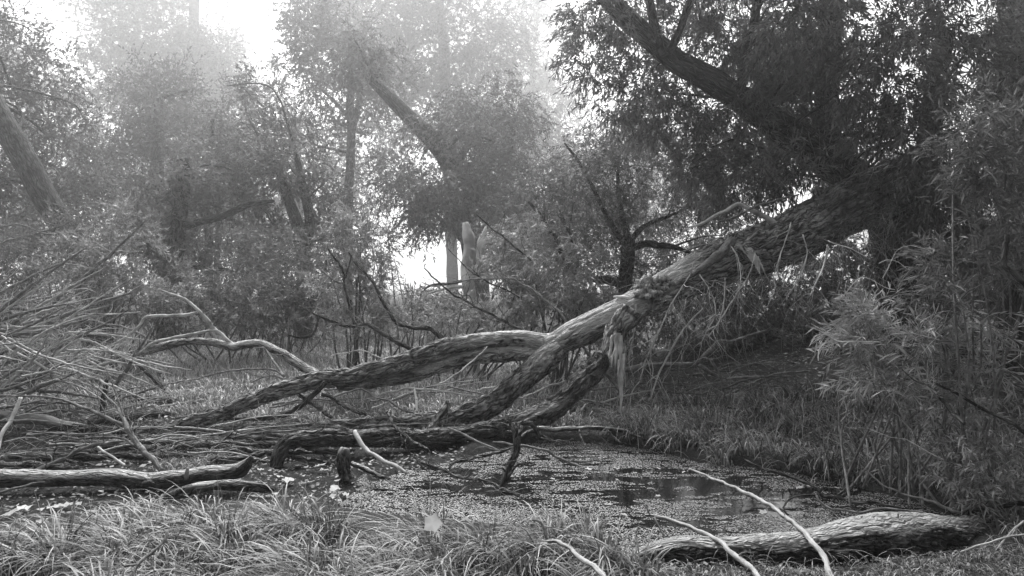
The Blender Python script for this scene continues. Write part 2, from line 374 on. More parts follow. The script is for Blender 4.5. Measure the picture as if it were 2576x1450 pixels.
# ------------------------------------------------------------------ foliage
def dmap(D):
    e = max(0, D - 12.0); return min(D + .5 * e + 36 * (e / 30) ** 2, 135)
TRI = [0]; COVK = 1.5
def leaves_geo(base, d, length, width, rg, quad=False, tone=None):
    n_ = len(base); d = unit(d)
    wv = rg.normal(size=(n_, 3)); wv[:, 2] *= .45; wv = unit(np.cross(d, np.cross(wv, d)))
    L = length * rg.uniform(.45, 1.45, (n_, 1)); W = width * rg.uniform(.7, 1.2, (n_, 1))
    tip = base + d * L
    if quad:
        nn = unit(np.cross(d, wv)); mid = base + d * L * .45; fold = nn * W * .25
        V = np.stack([base, mid + wv * W * .5 + fold, tip - np.array([0, 0, .12]) * L, mid - wv * W * .5 + fold], 1).reshape(-1, 3)
        i = np.arange(n_)[:, None] * 4; Fc = np.vstack([i + np.array([[0, 1, 2]]), i + np.array([[0, 2, 3]])]); k = 4
    else:
        V = np.stack([base - wv * W * .5, base + wv * W * .5, tip], 1).reshape(-1, 3); Fc = np.arange(n_ * 3).reshape(-1, 3); k = 3
    tn = np.repeat(rg.uniform(0, 1, n_) if tone is None else tone, k)
    TRI[0] += len(Fc)
    return V, Fc, tn
def foliage(blobs, ll, lw, cov, clump, droop, quad, seed, per=12, gap=.0, min_clump=6, twig_len=None):
    """blobs: (px,py,rx,ry,D,rd[,cov mult]); returns leaf geometry, clump centres"""
    rg = np.random.default_rng(seed); B_, Dd, Tn, CC = [], [], [], []
    f = F / 2.516
    for bl in blobs:
        px, py, rx, ry, D, rd = bl[:6]; cm = bl[6] if len(bl) > 6 else 1.0
        leafpx = .5 * ll * lw * (f / D) ** 2 * (.62 if not quad else .7)
        nl = cov * cm * math.pi * rx * ry / 2.516 ** 2 / leafpx
        tw = 9; ncl = max(min_clump, int(nl / (per * tw)))
        c = P(px, py, D); S = np.array([rx / F * D, rd, ry / F * D])
        v = unit(rg.normal(size=(ncl * 3, 3))) * rg.uniform(0, 1, (ncl * 3, 1)) ** .42
        cc = c + v * S
        if gap > 0:
            sc_ = clump * 2.2; nz = fbm(cc[:, 0] / sc_, cc[:, 1] / sc_, cc[:, 2] / sc_, 2, seed)
            keep = nz > np.quantile(nz, gap)
            cc, v = cc[keep], v[keep]
        cc, v = cc[:ncl], v[:ncl]; ncl = len(cc); CC.append(cc)
        out_d = unit(v + rg.normal(size=v.shape) * .45 + np.array([0, 0, .15]))
        td = unit(out_d[:, None] * .9 + rg.normal(size=(ncl, tw, 3)) * .7)
        tl = (twig_len or clump * 1.1) * rg.uniform(.5, 1.3, (ncl, tw, 1, 1))
        t = np.linspace(.12, 1, per)[None, None, :, None] + rg.uniform(-.03, .03, (ncl, tw, per, 1))
        s0 = cc[:, None, :] + rg.normal(size=(ncl, tw, 3)) * clump * .28
        pos = s0[:, :, None] + td[:, :, None] * tl * t - np.array([0, 0, 1.]) * droop * tl * t ** 2
        tan = unit(td[:, :, None] - np.array([0, 0, 1.]) * 2 * droop * t)
        sd_ = unit(np.cross(tan, rg.normal(size=tan.shape)))
        ld = unit(tan * .8 + sd_ * .7 - np.array([0, 0, .25 * (droop > .3)]))
        ctone = rg.uniform(0, .5, (ncl, 1, 1)) + rg.uniform(0, .5, (ncl, tw, per))
        B_.append(pos.reshape(-1, 3)); Dd.append(ld.reshape(-1, 3)); Tn.append(ctone.reshape(-1))
    base = np.vstack(B_); dd = np.vstack(Dd); tn = np.concatenate(Tn)
    V, Fc, t_ = leaves_geo(base, dd, ll, lw, rg, quad, tn)
    return V, Fc, t_, np.vstack(CC)
def limb_net(trunk_paths, centres, n_, r0, seed, sag=.1):
    """thin limbs that run from the trunk to clump centres"""
    rg = np.random.default_rng(seed); res = []
    tp = np.vstack([catmull(p_, .3) for p_ in trunk_paths])
    pick = rg.choice(len(centres), min(n_, len(centres)), replace=False)
    for k in pick:
        c = centres[k]; dist = np.linalg.norm(tp[:, :3] - c, axis=1) + np.maximum(0, tp[:, 2] - c[2]) * 1.5
        i = np.argmin(dist + rg.uniform(0, 1.0, len(tp))); a = tp[i]
        L = np.linalg.norm(c - a[:3]); m1 = a[:3] + (c - a[:3]) * .35 + np.array([0, 0, sag * L]) + rg.normal(size=3) * L * .06
        m2 = a[:3] + (c - a[:3]) * .7 + np.array([0, 0, sag * L * .8]) + rg.normal(size=3) * L * .07
        rr_ = min(r0, a[3] * .5) * min(1, .35 + L / 4)
        res.append(np.array([np.r_[a[:3], rr_], np.r_[m1, rr_ * .7], np.r_[m2, rr_ * .4], np.r_[c, rr_ * .12]]))
    return res
def tree(name, label, trunks, blobs, leaf, mat, bark, limbs=10, limb_r=.06, group=None, cat='tree', sides=14, base=None, bark_d=.0, seed=1, sag=.1, **kw):
    """thing > trunk, branch..., crown"""
    b0 = trunks[0][0, :3] if base is None else base
    root = empty(name, b0); tag(root, label, cat, group)
    ll, lw, cov, clump, droop, quad = leaf; D0_ = blobs[0][4]; ks = dmap(D0_) / D0_; lk = ks ** .8; cov = cov * COVK; limb_r *= ks
    blobs = [(b[0], b[1], b[2], b[3], dmap(b[4]), b[5] * ks) + tuple(b[6:]) for b in blobs]; ll *= lk; lw *= lk; clump *= ks
    V, Fc, tn, cc = foliage(blobs, ll, lw, cov, clump, droop, quad, seed, **kw)
    for k, tp_ in enumerate(trunks): tube('trunk' if k == 0 else 'limb', tp_, bark, root, sides=sides, bark=bark_d, wob=.25)
    for p_ in limb_net(trunks, cc, limbs, limb_r, seed + 50, sag): tube('branch', p_, bark, root, sides=5, wob=.4, step=.25)
    mesh_obj('crown', V, Fc, mat, root, tone=tn)
    return root
# ------------------------------------------------------------------ the fallen willow
def bare_upper(a0, a1, k=1.2, off=0.0):
    def f(s, nz, nz2): return np.clip((s - a0) * 8, 0, 1) * np.clip((a1 - s) * 8, 0, 1) * np.clip((nz * k + nz2 * 1.4 + off) * 3, 0, 1)
    return f
willow = empty('fallen_willow', P(2240, 470, 9.6))
tag(willow, 'huge rough-barked willow fallen from the bank towards the pond, limbs splayed on the grass', 'fallen tree')
tp = path('2330,420,58 2240,468,64 2170,505,65 2100,540,63 2045,571,62 1959,613,60 1890,638,57 1822,660,54 1750,690,48 1690,715,42 1638,746,40 1600,765,36 1560,785,34 1500,815,35 1450,838,34 1410,858,30 1370,872,22', 9.7, 7.9)
def trunk_bare(s, nz, n2): return np.clip((s - .60) * 10, 0, 1) * np.clip((nz * .9 + n2 * .9 + .28) * 4, 0, 1)
tube('trunk', tp, M['bark'], willow, sides=150, step=.016, bark=.034, cell=.070, lump=.05, bare=trunk_bare, stretch=4.0)
limbA = path('1425,858,27 1370,858,22 1300,852,20 1230,855,19 1160,868,20 1090,885,22 1020,908,21 950,930,20 880,948,19 810,958,20 745,975,19 690,990,19 620,1015,19 560,1040,18 500,1058,17 440,1078,16 380,1090,15 330,1102,11', 8.0, 7.5)
tube('limb', limbA, M['bark'], willow, sides=60, step=.02, bark=.017, cell=.05, lump=.08, bare=bare_upper(-1, .30, .6, .25), wob=.3)
limbB = path('1400,878,24 1350,885,21 1300,884,20 1250,888,20 1200,895,19 1140,910,18 1080,928,18 1020,945,17 960,958,16 900,968,14 850,972,8', 8.0, 7.85)
tube('limb', limbB, M['bark'], willow, sides=50, step=.02, bark=.016, cell=.048, lump=.08, bare=bare_upper(-1, .75, .9, .1), wob=.3)
limbC = path('1405,872,28 1375,900,31 1340,935,30 1300,970,29 1250,1005,28 1200,1030,27 1150,1048,26 1100,1062,26 1040,1068,24 960,1070,22 880,1078,20 780,1082,18 680,1084,17 580,1086,15 480,1090,14 400,1094,12', 7.9, 7.6)
tube('limb', limbC, M['bark'], willow, sides=60, step=.02, bark=.018, cell=.045, lump=.08, bare=bare_upper(-1, .12, .8, .1), wob=.4)
limbD = path('1512,895,20 1500,925,25 1470,955,28 1430,995,28 1390,1030,28 1340,1056,27 1290,1072,25 1230,1085,24 1160,1098,23 1080,1104,22 1000,1106,22 920,1103,21 840,1100,20 770,1103,19 725,1115,18 702,1140,17 690,1175,15 683,1195,11', 7.75, 6.2)
tube('limb', limbD, M['bark_wet'], willow, sides=60, step=.02, bark=.017, cell=.045, lump=.09, bare=bare_upper(.12, .35, .4, -.2), wob=.3)
# the torn limb and its pale splinters
tube('torn_limb', path('1590,785,34 1565,820,27 1555,850,22 1558,885,18 1562,925,13 1566,945,4', 7.75, 7.65), M['bark'], willow, sides=40, step=.015, bark=.012, cell=.026, lump=.12)
tube('torn_limb', path('1548,830,22 1532,855,15 1522,880,9 1516,900,2', 7.7, 7.6), M['bark'], willow, sides=24, step=.015, bark=.010, cell=.026, lump=.2)
rs_ = np.random.default_rng(44)
spl = [(1553, 838, 1547, 928, 7.5), (1542, 842, 1531, 905, 5.5), (1561, 845, 1562, 935, 7), (1533, 850, 1520, 882, 3.2), (1564, 900, 1561, 1042, 5.5), (1557, 905, 1556, 975, 4), (1569, 890, 1568, 960, 3.5), (1547, 880, 1536, 925, 3)]
def splinter(x0, y0, x1, y1, w_, D, par):
    n_ = 7; rows = []
    for a_ in range(n_):
        t_ = a_ / (n_ - 1); c_ = P(x0 + (x1 - x0) * t_ + rs_.normal() * .8, y0 + (y1 - y0) * t_, D + rs_.normal() * .004); hw_ = w_ / F * D * (1 - t_ ** 2.5) * rs_.uniform(.7, 1.2) + .001
        rows += [c_ + [-hw_, 0, rs_.normal() * .004], c_ + [rs_.normal() * hw_ * .4, -hw_ * .8, 0], c_ + [hw_, 0, rs_.normal() * .004], c_ + [0, hw_ * .6, 0]]
    f_ = [[4 * a_ + b_, 4 * a_ + (b_ + 1) % 4, 4 * a_ + 4 + (b_ + 1) % 4, 4 * a_ + 4 + b_] for a_ in range(n_ - 1) for b_ in range(4)]; V_ = np.array(rows)
    return mesh_obj('splinter', V_, np.array(f_), M['wood'], par, tone=np.zeros(len(V_)), uv=np.stack([V_[:, 0] + V_[:, 1] + rs_.uniform(), V_[:, 2]], 1))
for a_ in spl: splinter(*a_, 7.50 + rs_.normal() * .02, willow)
for a_ in [(1884, 632, 1900, 668, 6), (1892, 636, 1912, 690, 8), (1902, 646, 1926, 694, 6), (1888, 650, 1908, 676, 5), (1906, 655, 1922, 682, 5), (1880, 640, 1893, 660, 4)]: splinter(*a_, 8.18 + rs_.normal() * .02, willow)
# burl on top of the trunk (a knot of broken wood)
def burl(px, py, D, r, mat, par, name='burl', sq=(1, 1, 1), seed=3, amp=.5, freq=3.0):
    u, v = np.meshgrid(np.linspace(0, 2 * np.pi, 48, endpoint=False), np.linspace(.03, np.pi - .03, 30)); d = np.stack([np.sin(v) * np.cos(u), np.sin(v) * np.sin(u), np.cos(v)], -1)
    nn = fbm(d[..., 0] * freq + seed, d[..., 1] * freq, d[..., 2] * freq, 4, seed); rr_ = r * (1 + amp * nn + .12 * np.round(nn * 5) / 2)
    V = (P(px, py, D) + d * rr_[..., None] * np.array(sq)).reshape(-1, 3); nu, nv = 48, 30
    i = (np.arange(nv - 1)[:, None] * nu + np.arange(nu)[None]).ravel(); j = (np.arange(nv - 1)[:, None] * nu + (np.arange(nu)[None] + 1) % nu).ravel()
    uvv = np.stack([(u * r).ravel(), (v * r).ravel()], 1)
    return mesh_obj(name, V, np.stack([i, j, j + nu, i + nu], 1)[:, ::-1], mat, par, tone=np.clip(nn.ravel() * 2 + .3, 0, 1), uv=uvv)
burl(1638, 735, 8.24, .16, M['bark'], willow, 'burl', (1.15, .8, .95), 3, .55, 3.2)
burl(1668, 716, 8.30, .11, M['bark'], willow, 'burl', (1.2, .8, .8), 8, .5, 3.5)
# broken stub with a pale torn face under the trunk, pale bumps of stripped wood
tube('stub', path('1870,625,15 1885,640,13 1898,655,10', 8.5, 8.3), M['bark'], willow, sides=14, step=.02, lump=.3, bark=.01)
tube('root_ridge', path('1740,690,4 1775,668,9 1810,640,11 1835,612,12 1850,603,6', 8.30, 8.42), M['bark_grey'], willow, sides=16, step=.02, lump=.25)
tube('stub', path('1543,747,2 1560,748,4 1600,752,6', 8.2, 8.25), M['wood'], willow, sides=7, lump=.3)
# small dead rods that still grow from the trunk
rods = ['1731,573,2 1770,560,4 1820,533,4.5 1857,513,5 1885,528,6 1915,545,7 1940,562,9 1958,580,10', '1648,647,1.5 1700,640,2 1750,622,2.5 1810,610,3', '1575,740,1 1600,715,1.5 1640,692,2',
        '1890,660,2 1870,690,2 1840,720,2', '2060,600,2.5 2100,612,2.5 2150,632,2.5 2200,660,2', '1800,560,2 1850,545,3 1900,520,3 1950,505,3 2010,490,2']
for k, s_ in enumerate(rods): tube('rod', path(s_, 8.5 if k != 4 else 8.0, 8.9 if k not in (3, 4) else 8.4), M['twig'] if k < 1 else M['bark_grey'], willow, sides=6, wob=.6)
# whips that hang from its underside
rg = np.random.default_rng(21); q = catmull(tp, .1); hang = []
for k in range(310):
    i = rg.integers(int(len(q) * .10), int(len(q) * .72)); c = q[i]; a = rg.uniform(-2.2, .3)
    p0 = c[:3] + np.array([math.sin(a) * .2, -math.cos(a) * .85, -.55]) * c[3]
    d = np.array([-.45 + rg.normal() * .35, -.3 + rg.normal() * .3, -.7 + rg.normal() * .3])
    hang.append(rand_twig(p0, d, rg.uniform(.5, 1.8) * (.4 + .6 * min(1, (c[2] - .6) / 1.2)), rg.uniform(.0025, .005), rg, .75, 10, .85))
for h_ in hang[:110]: hang.append(rand_twig(h_[4, :3], h_[5, :3] - h_[4, :3] + rg.normal(size=3) * .06, rg.uniform(.2, .6), .0028, rg, .5, 6, .8))
for k, h_ in enumerate(hang): tube('hanging_whip', h_, M['twig'] if k % 4 else M['bark_grey'], willow, sides=4, step=.08, caps=False)
whips = ['1768,776,3 1738,806,3.5 1705,850,4 1688,882,4 1665,925,4 1648,965,3.5 1635,1010,2', '1745,663,3 1731,700,3 1688,766,3.5 1660,830,3.5 1640,870,3 1634,925,2', '1840,620,3 1860,660,3 1862,720,2.5 1850,745,2',
         '1600,766,2 1598,820,2 1590,860,2 1578,900,1.5', '1990,560,3 1975,610,3 1960,650,3 1945,700,2', '2020,590,3 2030,640,3 2010,700,3 1980,745,2', '2085,620,2.5 2075,665,3 2060,695,3 2040,740,2',
         '1690,760,3 1672,800,3.5 1645,860,3.5 1622,910,3 1610,960,2', '1900,640,3 1880,700,3 1850,745,3 1815,800,3 1780,850,2', '1825,700,3 1822,750,3 1812,800,2.5 1800,830,2', '1760,690,3 1790,740,3 1800,790,3 1780,830,2 1760,870,1.5']
for s_ in whips:
    tube('hanging_whip', path(s_, 8.1, 7.9, None, .55), M['twig'], willow, sides=5, wob=.8)
    for tw in side_twigs(path(s_, 8.1, 7.9), 4, .45, rg, .7, .8, .006): tube('hanging_whip', tw, M['twig'], willow, sides=4, step=.08, caps=False)
# long shoots matted along the trunk top near its base
for k in range(110):
    i = rg.integers(0, int(len(q) * .36)); c = q[i]; a = rg.uniform(-1.3, 1.3)
    p0 = c[:3] + np.array([0, -math.cos(a), math.sin(a)]) * c[3] * 1.02; T_ = q[min(i + 3, len(q) - 1), :3] - q[i, :3]
    tube('shoot', rand_twig(p0, unit(T_) + rg.normal(size=3) * .22, rg.uniform(.4, 1.1), .006, rg, .1, 6, .25), M['bark_grey'] if k % 2 else M['twig_dark'], willow, sides=4, step=.1, caps=False)

# limbs that stand off the fallen trunk: one thing each where they are separate fallen pieces, parts where they grow from it
R1 = (1, 1)
def sub(spec, reg, D0, D1, mat='bark_grey', name='limb', tw=0, tl=.5, sides=18, bark=.006, droop=.0, twm='bark_grey', sd=0, **kw):
    p_ = path(spec, D0, D1, reg)
    tube(name, p_, M[mat], willow, sides=sides, bark=bark, wob=.5, cell=.025, **kw)
    for t_ in side_twigs(p_, tw, tl, np.random.default_rng(100 + sd + len(spec)), droop=droop): tube('twig', t_, M[twm], willow, sides=4, step=.07, caps=False)
sub('1450,1150,17 1370,1080,17 1300,1035,16 1200,1030,14 1100,1005,13 1050,975,13 1000,890,12 950,810,11 910,735,10 870,660,9 800,590,8 735,520,7 700,455,5', R1, 8.1, 8.9, 'bark_dark', tw=12)
sub('1200,1205,17 1120,1165,17 1020,1100,17 940,1060,14 840,1005,12 760,1010,11 680,1010,11 600,985,9 530,965,8 450,930,6 330,862,4', R1, 8.1, 8.7, 'bark_dark', tw=8)
sub('740,1000,10 720,930,9 700,850,8 680,760,7 665,690,7 658,600,7 610,520,6 560,460,5 540,420,3', R1, 8.5, 8.8, 'bark_dark', 'branch', tw=10, tl=.6)
sub('665,695,6 620,685,6 560,650,5 500,600,4', R1, 8.6, 8.6, 'bark_grey', 'branch', tw=3)
sub('470,950,8 460,1010,8 440,1060,7 400,1095,6 320,1100,6 240,1085,5', R1, 8.6, 8.5, 'bark_dark', 'branch', tw=3)
sub('1160,1010,0', None, 8, 8) if False else None
sub('665,680,5 700,560,4 720,480,3', R1, 8.6, 8.7, 'bark_dark', 'branch')
# the pale limb that arches away behind (joins limb A)
L1 = path('815,955,11 790,938,12 760,920,11 730,902,11 700,885,10 675,873,10 644,864,10 620,865,10 590,872,11 570,869,10 540,861,9 507,858,9 467,860,8 427,866,10 383,880,9 333,893,9 283,903,8 233,917,8 187,931,6 133,940,5', 8.1, 9.2)
tube('limb', L1, M['bark'], willow, sides=26, bark=.007, cell=.025, wob=.4, bare=bare_upper(-1, .45, .8, .2))
R0 = (0, 1)
sub('1765,1160,13.5 1650,1060,15.0 1580,990,15.0 1530,930,13.5 1480,880,12.0 1400,815,10.5 1300,775,9.0 1195,735,6.0', R0, 8.5, 8.6, 'twig', 'branch', tw=12, tl=.4, sides=10, bark=.003)
sub('1490,912,10.5 1400,930,10.5 1250,935,10.5 1110,945,10.5 1060,1010,10.5 1000,1060,10.5 900,1130,9.0 700,1210,9.0 480,1290,6.0', R0, 8.6, 8.8, 'twig', 'branch', tw=10, tl=.5, sides=8, bark=.002)
sub('1640,1045,9.0 1500,1065,9.0 1300,1105,10.5 1150,1150,12.0 1050,1220,12.0 900,1270,10.5 750,1310,9.0 500,1365,6.0', R0, 8.5, 8.9, 'twig', 'branch', tw=12, tl=.5, sides=8, bark=.002)
sub('1140,1140,10.5 1080,1090,9.0 1000,1045,9.0 880,1010,7.5 740,985,6.0', R0, 8.8, 8.8, 'bark_grey', 'branch', tw=3, sides=8, bark=0)
sub('985,1255,12.0 1060,1320,12.0 1130,1390,13.5 1200,1450,13.5 1240,1500,7.5', R0, 8.7, 8.3, 'bark_dark', 'branch', tw=2, sides=10, bark=.003)
sub('1931,1140,7.5 2000,1190,9.0 2060,1270,9.0 2140,1390,9.0', R0, 8.4, 7.9, 'bark_grey', 'branch', tw=3, sides=8, bark=0)
sub('2140,1390,7.5 2060,1345,7.5 1931,1338,7.5 1800,1345,7.5 1650,1370,6.0 1500,1410,4.5 1400,1450,3.0', R0, 7.9, 8.0, 'bark_grey', 'branch', tw=6, sides=7, bark=0)
sub('2140,1410,7.5 2080,1390,7.5 2000,1395,6.0 1900,1440,4.5', R0, 7.85, 7.9, 'bark_grey', 'branch', tw=3, sides=7, bark=0)
R2 = (1, 2)
sub('520,-10,22 460,60,20 400,120,19 340,165,18 280,200,17 220,235,17 150,250,16 60,262,15 -60,268,12 -200,262,9', R2, 7.6, 7.7, 'bark_dark', 'branch', tw=4, sides=16)
sub('330,90,12 450,170,12 530,225,12 575,255,8', R2, 7.7, 7.4, 'bark_dark', 'branch', sides=12)
sub('500,80,10 560,100,12 650,160,12 760,215,13 830,232,9', R2, 7.6, 7.3, 'bark_dark', 'branch', tw=3, sides=12)
sub('1460,130,26 1430,190,26 1390,250,26 1340,320,25 1290,385,24', R2, 7.25, 7.05, 'bark', 'limb', sides=44, bark=.012, step=.02)

# ------------------------------------------------------------------ logs, stump, sticks: each a thing of its own
def bare_top(k, off): return lambda s, nz, n2: np.clip((nz * k + n2 * 1.2 + off) * 2.5, 0, 1)
log = empty('mossy_log', P(2000, 1380, 4.35)); tag(log, 'thick half-rotted log at the near pond edge with a pale stripped top and bracket fungi', 'log')
tube('log_body', path('1560,1425,16 1620,1400,24 1680,1388,31 1740,1383,34 1830,1386,34 1900,1384,36 1960,1382,38 2040,1374,42 2110,1360,45 2170,1350,47 2230,1344,48 2290,1342,48 2350,1342,46 2420,1346,43 2500,1350,40 2640,1352,36', [(0, 4.10), (.5, 4.15), (1, 4.75)]),
     M['bark_wet'], log, sides=120, step=.013, bark=.013, cell=.022, lump=.07, bare=lambda s, nz, n2: np.clip((nz * 1.5 + n2 * 1.2 - .62) * 2.5, 0, 1) * np.clip((.78 - s) * 9, 0, 1), stretch=2)
def bracket(px, py, D, r, par, seed):
    rg_ = np.random.default_rng(seed); th = np.linspace(0, np.pi, 9); c = P(px, py, D); V = [c, c + [0, 0, -r * .25]]
    for t in th: V.append(c + np.array([math.cos(t) * r, -math.sin(t) * r * .8, .1 * r + rg_.normal() * r * .04]))
    for t in th: V.append(c + np.array([math.cos(t) * r * .8, -math.sin(t) * r * .6, -.25 * r]))
    f3 = [[0, 2 + k, 3 + k] for k in range(8)] + [[1, 12 + k, 11 + k] for k in range(8)]; f4 = [[2 + k, 11 + k, 12 + k, 3 + k] for k in range(8)]
    return mesh_obj('bracket_fungus', np.array(V), [np.array(f4), np.array(f3)], M['fungus'], par, tone=rg_.uniform(0, 1, len(V)), smooth=False)
for k, (x, y, r) in enumerate([(1724, 1378, .027), (1862, 1366, .020), (1880, 1372, .022), (1895, 1378, .018), (2070, 1392, .014), (2062, 1408, .012), (2080, 1406, .011)]): bracket(x, y, 4.06, r, log, k)
log2 = empty('fallen_log', P(300, 1200, 5.6)); tag(log2, 'smooth barkless log lying across black mud, its broken end raised to a point', 'log')
tube('log_body', path('-120,1208,24 0,1206,23 60,1203,22 120,1202,21 200,1202,20 280,1200,21 330,1206,21 375,1210,20 430,1206,20 480,1198,20 530,1190,20 575,1188,20 605,1182,19 622,1165,12 632,1148,3', 5.45, 5.5), M['bark_wet'], log2, sides=64, step=.016, bark=.005, cell=.03, lump=.10, bare=bare_top(1.5, -.45))
tube('stub', path('468,1206,6 470,1190,5 472,1178,4', 5.4), M['bark_grey'], log2, sides=8); tube('stub', path('352,1222,4 362,1216,6 376,1214,6 388,1217,3', 5.35), M['bark_wet'], log2, sides=10, lump=.3)
S = dead_branch
S('dark_log', 'dark crooked log lying in front of the smooth barkless log', 'log', path('405,1250,3 430,1245,11 470,1232,13 520,1222,13 565,1218,12 620,1224,12 660,1230,11 690,1236,4', 5.15, 5.25), M['bark_wet'], sides=26, bark=.006, cell=.02, bare=bare_top(.8, -.7))
S('bent_stick', 'rough dark stick with a forked foot poking out of the sedge', 'stick', path('1262,1100,4 1255,1165,8 1200,1235,9 1150,1280,9 1100,1320,9 1060,1350,9 1030,1380,10 1015,1430,10 1010,1500,9', 3.15, 2.95, (0, 2)), M['bark_grey'], sides=16, bark=.004, cell=.012,
  extra=[path('1040,1365,7 980,1370,9 940,1375,9 905,1340,5', 3.0, 3.05, (0, 2))], twigs=0)
st = empty('stump', P(866, 1190, 5.85)); tag(st, 'short upright stump with a pale worn top standing in mud', 'stump')
tube('stump_body', path('870,1208,19 867,1190,16 864,1170,15 863,1150,15 866,1134,14 868,1127,10', 5.75, 5.8), M['bark_wet'], st, sides=36, step=.010, bark=.010, cell=.03, lump=.08, bare=lambda s, nz, n2: np.clip((s - .8 + n2 * .6) * 4, 0, 1))
S('pale_stick', 'pale peeled stick leaning from a log down into the water', 'stick', path('745,365,16 760,400,18 790,450,18 820,485,17 860,515,16 920,555,15 980,585,14 1050,620,13 1100,650,12 1135,672,8', 6.35, 5.75, (1, 2)), M['bark_grey'], sides=20, bark=.003, bare=bare_top(.8, .25))
S('short_log', 'stubby log with one sawn pale end beside the stump', 'log', path('720,595,10 745,600,17 800,618,18 860,660,17 910,685,15 960,700,12 1005,718,6', 5.8, 5.6, (1, 2)), M['bark_wet'], sides=24, bark=.006, cell=.02, bare=bare_top(1.0, -.4))
S('floating_pole', 'long straight pole lying along the far water edge', 'stick', path('60,330,18 150,335,17 300,335,17 420,338,17 500,338,16 620,338,15 700,345,15 830,350,15 900,375,14 950,392,14 1030,405,13 1100,410,13 1200,414,12 1275,416,8', 7.0, 7.25, (2, 2)), M['bark_wet'], sides=22, bark=.005, cell=.02,
  bare=bare_top(1.2, -.3), twigs=0, extra=[path('720,350,6 770,400,6 830,450,5', 7.1, 6.9, (2, 2)), path('510,345,6 520,400,5 560,480,4', 7.0, 6.8, (2, 2)), path('520,380,4 600,430,4 740,490,2', 6.95, 6.7, (2, 2))])
S('curved_stick', 'slim curved stick bowing into the duckweed', 'stick', path('-140,440,5 -60,448,7 0,458,8 60,463,8 120,470,9 220,490,9 330,540,9 420,590,8 520,620,8 600,632,8 690,634,7', 6.6, 6.25, (2, 2)), M['bark_grey'], sides=12, bark=.002, twigs=5, tl=.2)
S('leaning_stick', 'long lichen-flecked stick crossing the log and dipping into open water', 'stick', path('-590,640,6 -480,690,8 -330,750,10 -180,820,13 0,910,14 100,980,15 200,1050,16 270,1110,17 330,1180,18 400,1290,20 450,1380,22 490,1460,23 530,1560,23', [(0, 5.6), (.55, 4.3), (.75, 3.95), (1, 3.6)], None, (3, 2)), M['bark_grey'], sides=26, bark=.005, cell=.014, bare=bare_top(.8, -.3), twigs=3, tl=.12)
S('leaning_stick', 'pale-tipped stick with a thin drooping prong over the water', 'stick', path('1008,990,6 1040,990,9 1100,1005,10 1180,1022,11 1250,1045,12 1330,1075,13 1400,1100,14 1460,1125,15 1520,1165,16 1600,1230,18 1700,1310,19 1790,1380,20 1850,1450,20 1920,1550,20', [(0, 4.55), (.5, 4.1), (1, 3.5)], None, (2, 2)), M['bark_grey'], sides=24, bark=.005, cell=.014, bare=bare_top(.7, -.25), twigs=3, tl=.12,
  extra=[path('1072,1005,7 1090,1040,7 1112,1080,6 1135,1130,5 1150,1172,4', 4.45, 4.35, (2, 2)), path('1040,990,7 1025,960,6 1015,925,3', 4.5, 4.5, (2, 2))])
S('snapped_stick', 'snapped stick with a bright peeled elbow in the tall sedge', 'stick', path('225,1180,6 270,1188,9 340,1185,11 380,1205,12 420,1230,13 470,1268,14 520,1310,16 570,1345,17 620,1375,18 660,1415,18 700,1460,18 770,1540,18', [(0, 3.45), (1, 2.9)], None, (2, 2)), M['bark_grey'], sides=22, bark=.005, cell=.014, bare=bare_top(.7, -.2),
  extra=[path('150,1025,5 185,1028,9 220,1045,13 240,1085,14 255,1130,13 265,1172,12 280,1190,8', 3.5, 3.43, (2, 2))])
S('upright_snag', 'upright forked snag with flaking bark standing in the duckweed', 'snag', path('1270,1230,9 1275,1195,9 1285,1165,9 1297,1140,9 1300,1115,9 1295,1090,8 1285,1068,7', 5.5, 5.7), M['bark_wet'], sides=20, bark=.006, cell=.018, twigs=3, tl=.25,
  extra=[path('1297,1120,6 1300,1100,8 1340,1110,6 1310,1075,6 1280,1070,5'.replace('1340,1110,6 ', ''), 5.6, 5.8), path('1290,1068,6 1310,1066,7 1335,1066,7 1350,1085,6 1355,1100,6', 5.75, 5.9), path('1300,1105,5 1340,1085,5 1380,1108,4', 5.8, 6.0)])
S('wet_branch', 'dark twiggy branch half sunk beside the near water', 'branch', path('1950,480,10 1860,505,11 1800,520,11 1720,545,11 1650,560,11 1590,575,11 1530,592,11 1480,610,10 1460,645,7', 6.0, 5.9, (1, 2)), M['bark_wet'], sides=14, bark=.003, twigs=8, tl=.3, twig_mat=M['bark_grey'])
S('wet_branch', 'low dark branch lying along the waterline beneath the snag', 'branch', path('1250,600,12 1300,610,12 1360,630,11 1430,655,10 1500,690,10 1600,715,9 1700,725,12 1780,750,13 1850,790,14 1931,820,12 1990,850,5', 5.6, 5.2, (1, 2)), M['bark_wet'], sides=14, bark=.003, twigs=14, tl=.28, twig_mat=M['bark_grey'])
S('thin_branch', 'thin knobbly branch bridging two fallen limbs above the mud', 'branch', path('985,205,10 1020,270,10 1060,335,10 1110,370,10 1140,400,9 1175,430,9 1230,460,9 1300,490,7', 6.9, 6.3, (1, 2)), M['bark_wet'], sides=12, bark=.002, twigs=7, tl=.35)
S('thin_branch', 'thin arched branch resting on the dark limb and meadow grass', 'branch', path('560,110,4 640,80,6 700,62,6 780,40,7 840,65,7 900,100,8 1000,130,8 1100,188,9 1195,222,6', 7.6, 7.4, (1, 2)), M['bark_grey'], sides=10, twigs=7, tl=.35)
S('thin_branch', 'pale arched branch with a short upright fork above the limb', 'branch', path('900,105,4 960,72,6 1050,55,7 1130,38,8 1200,38,9 1290,42,8 1400,52,7 1520,72,6 1672,98,4', 7.7, 7.5, (1, 2)), M['twig'], sides=10, twigs=5, tl=.3, extra=[path('1197,40,8 1205,90,9 1212,150,9 1215,208,8', 7.6, 7.4, (1, 2))])
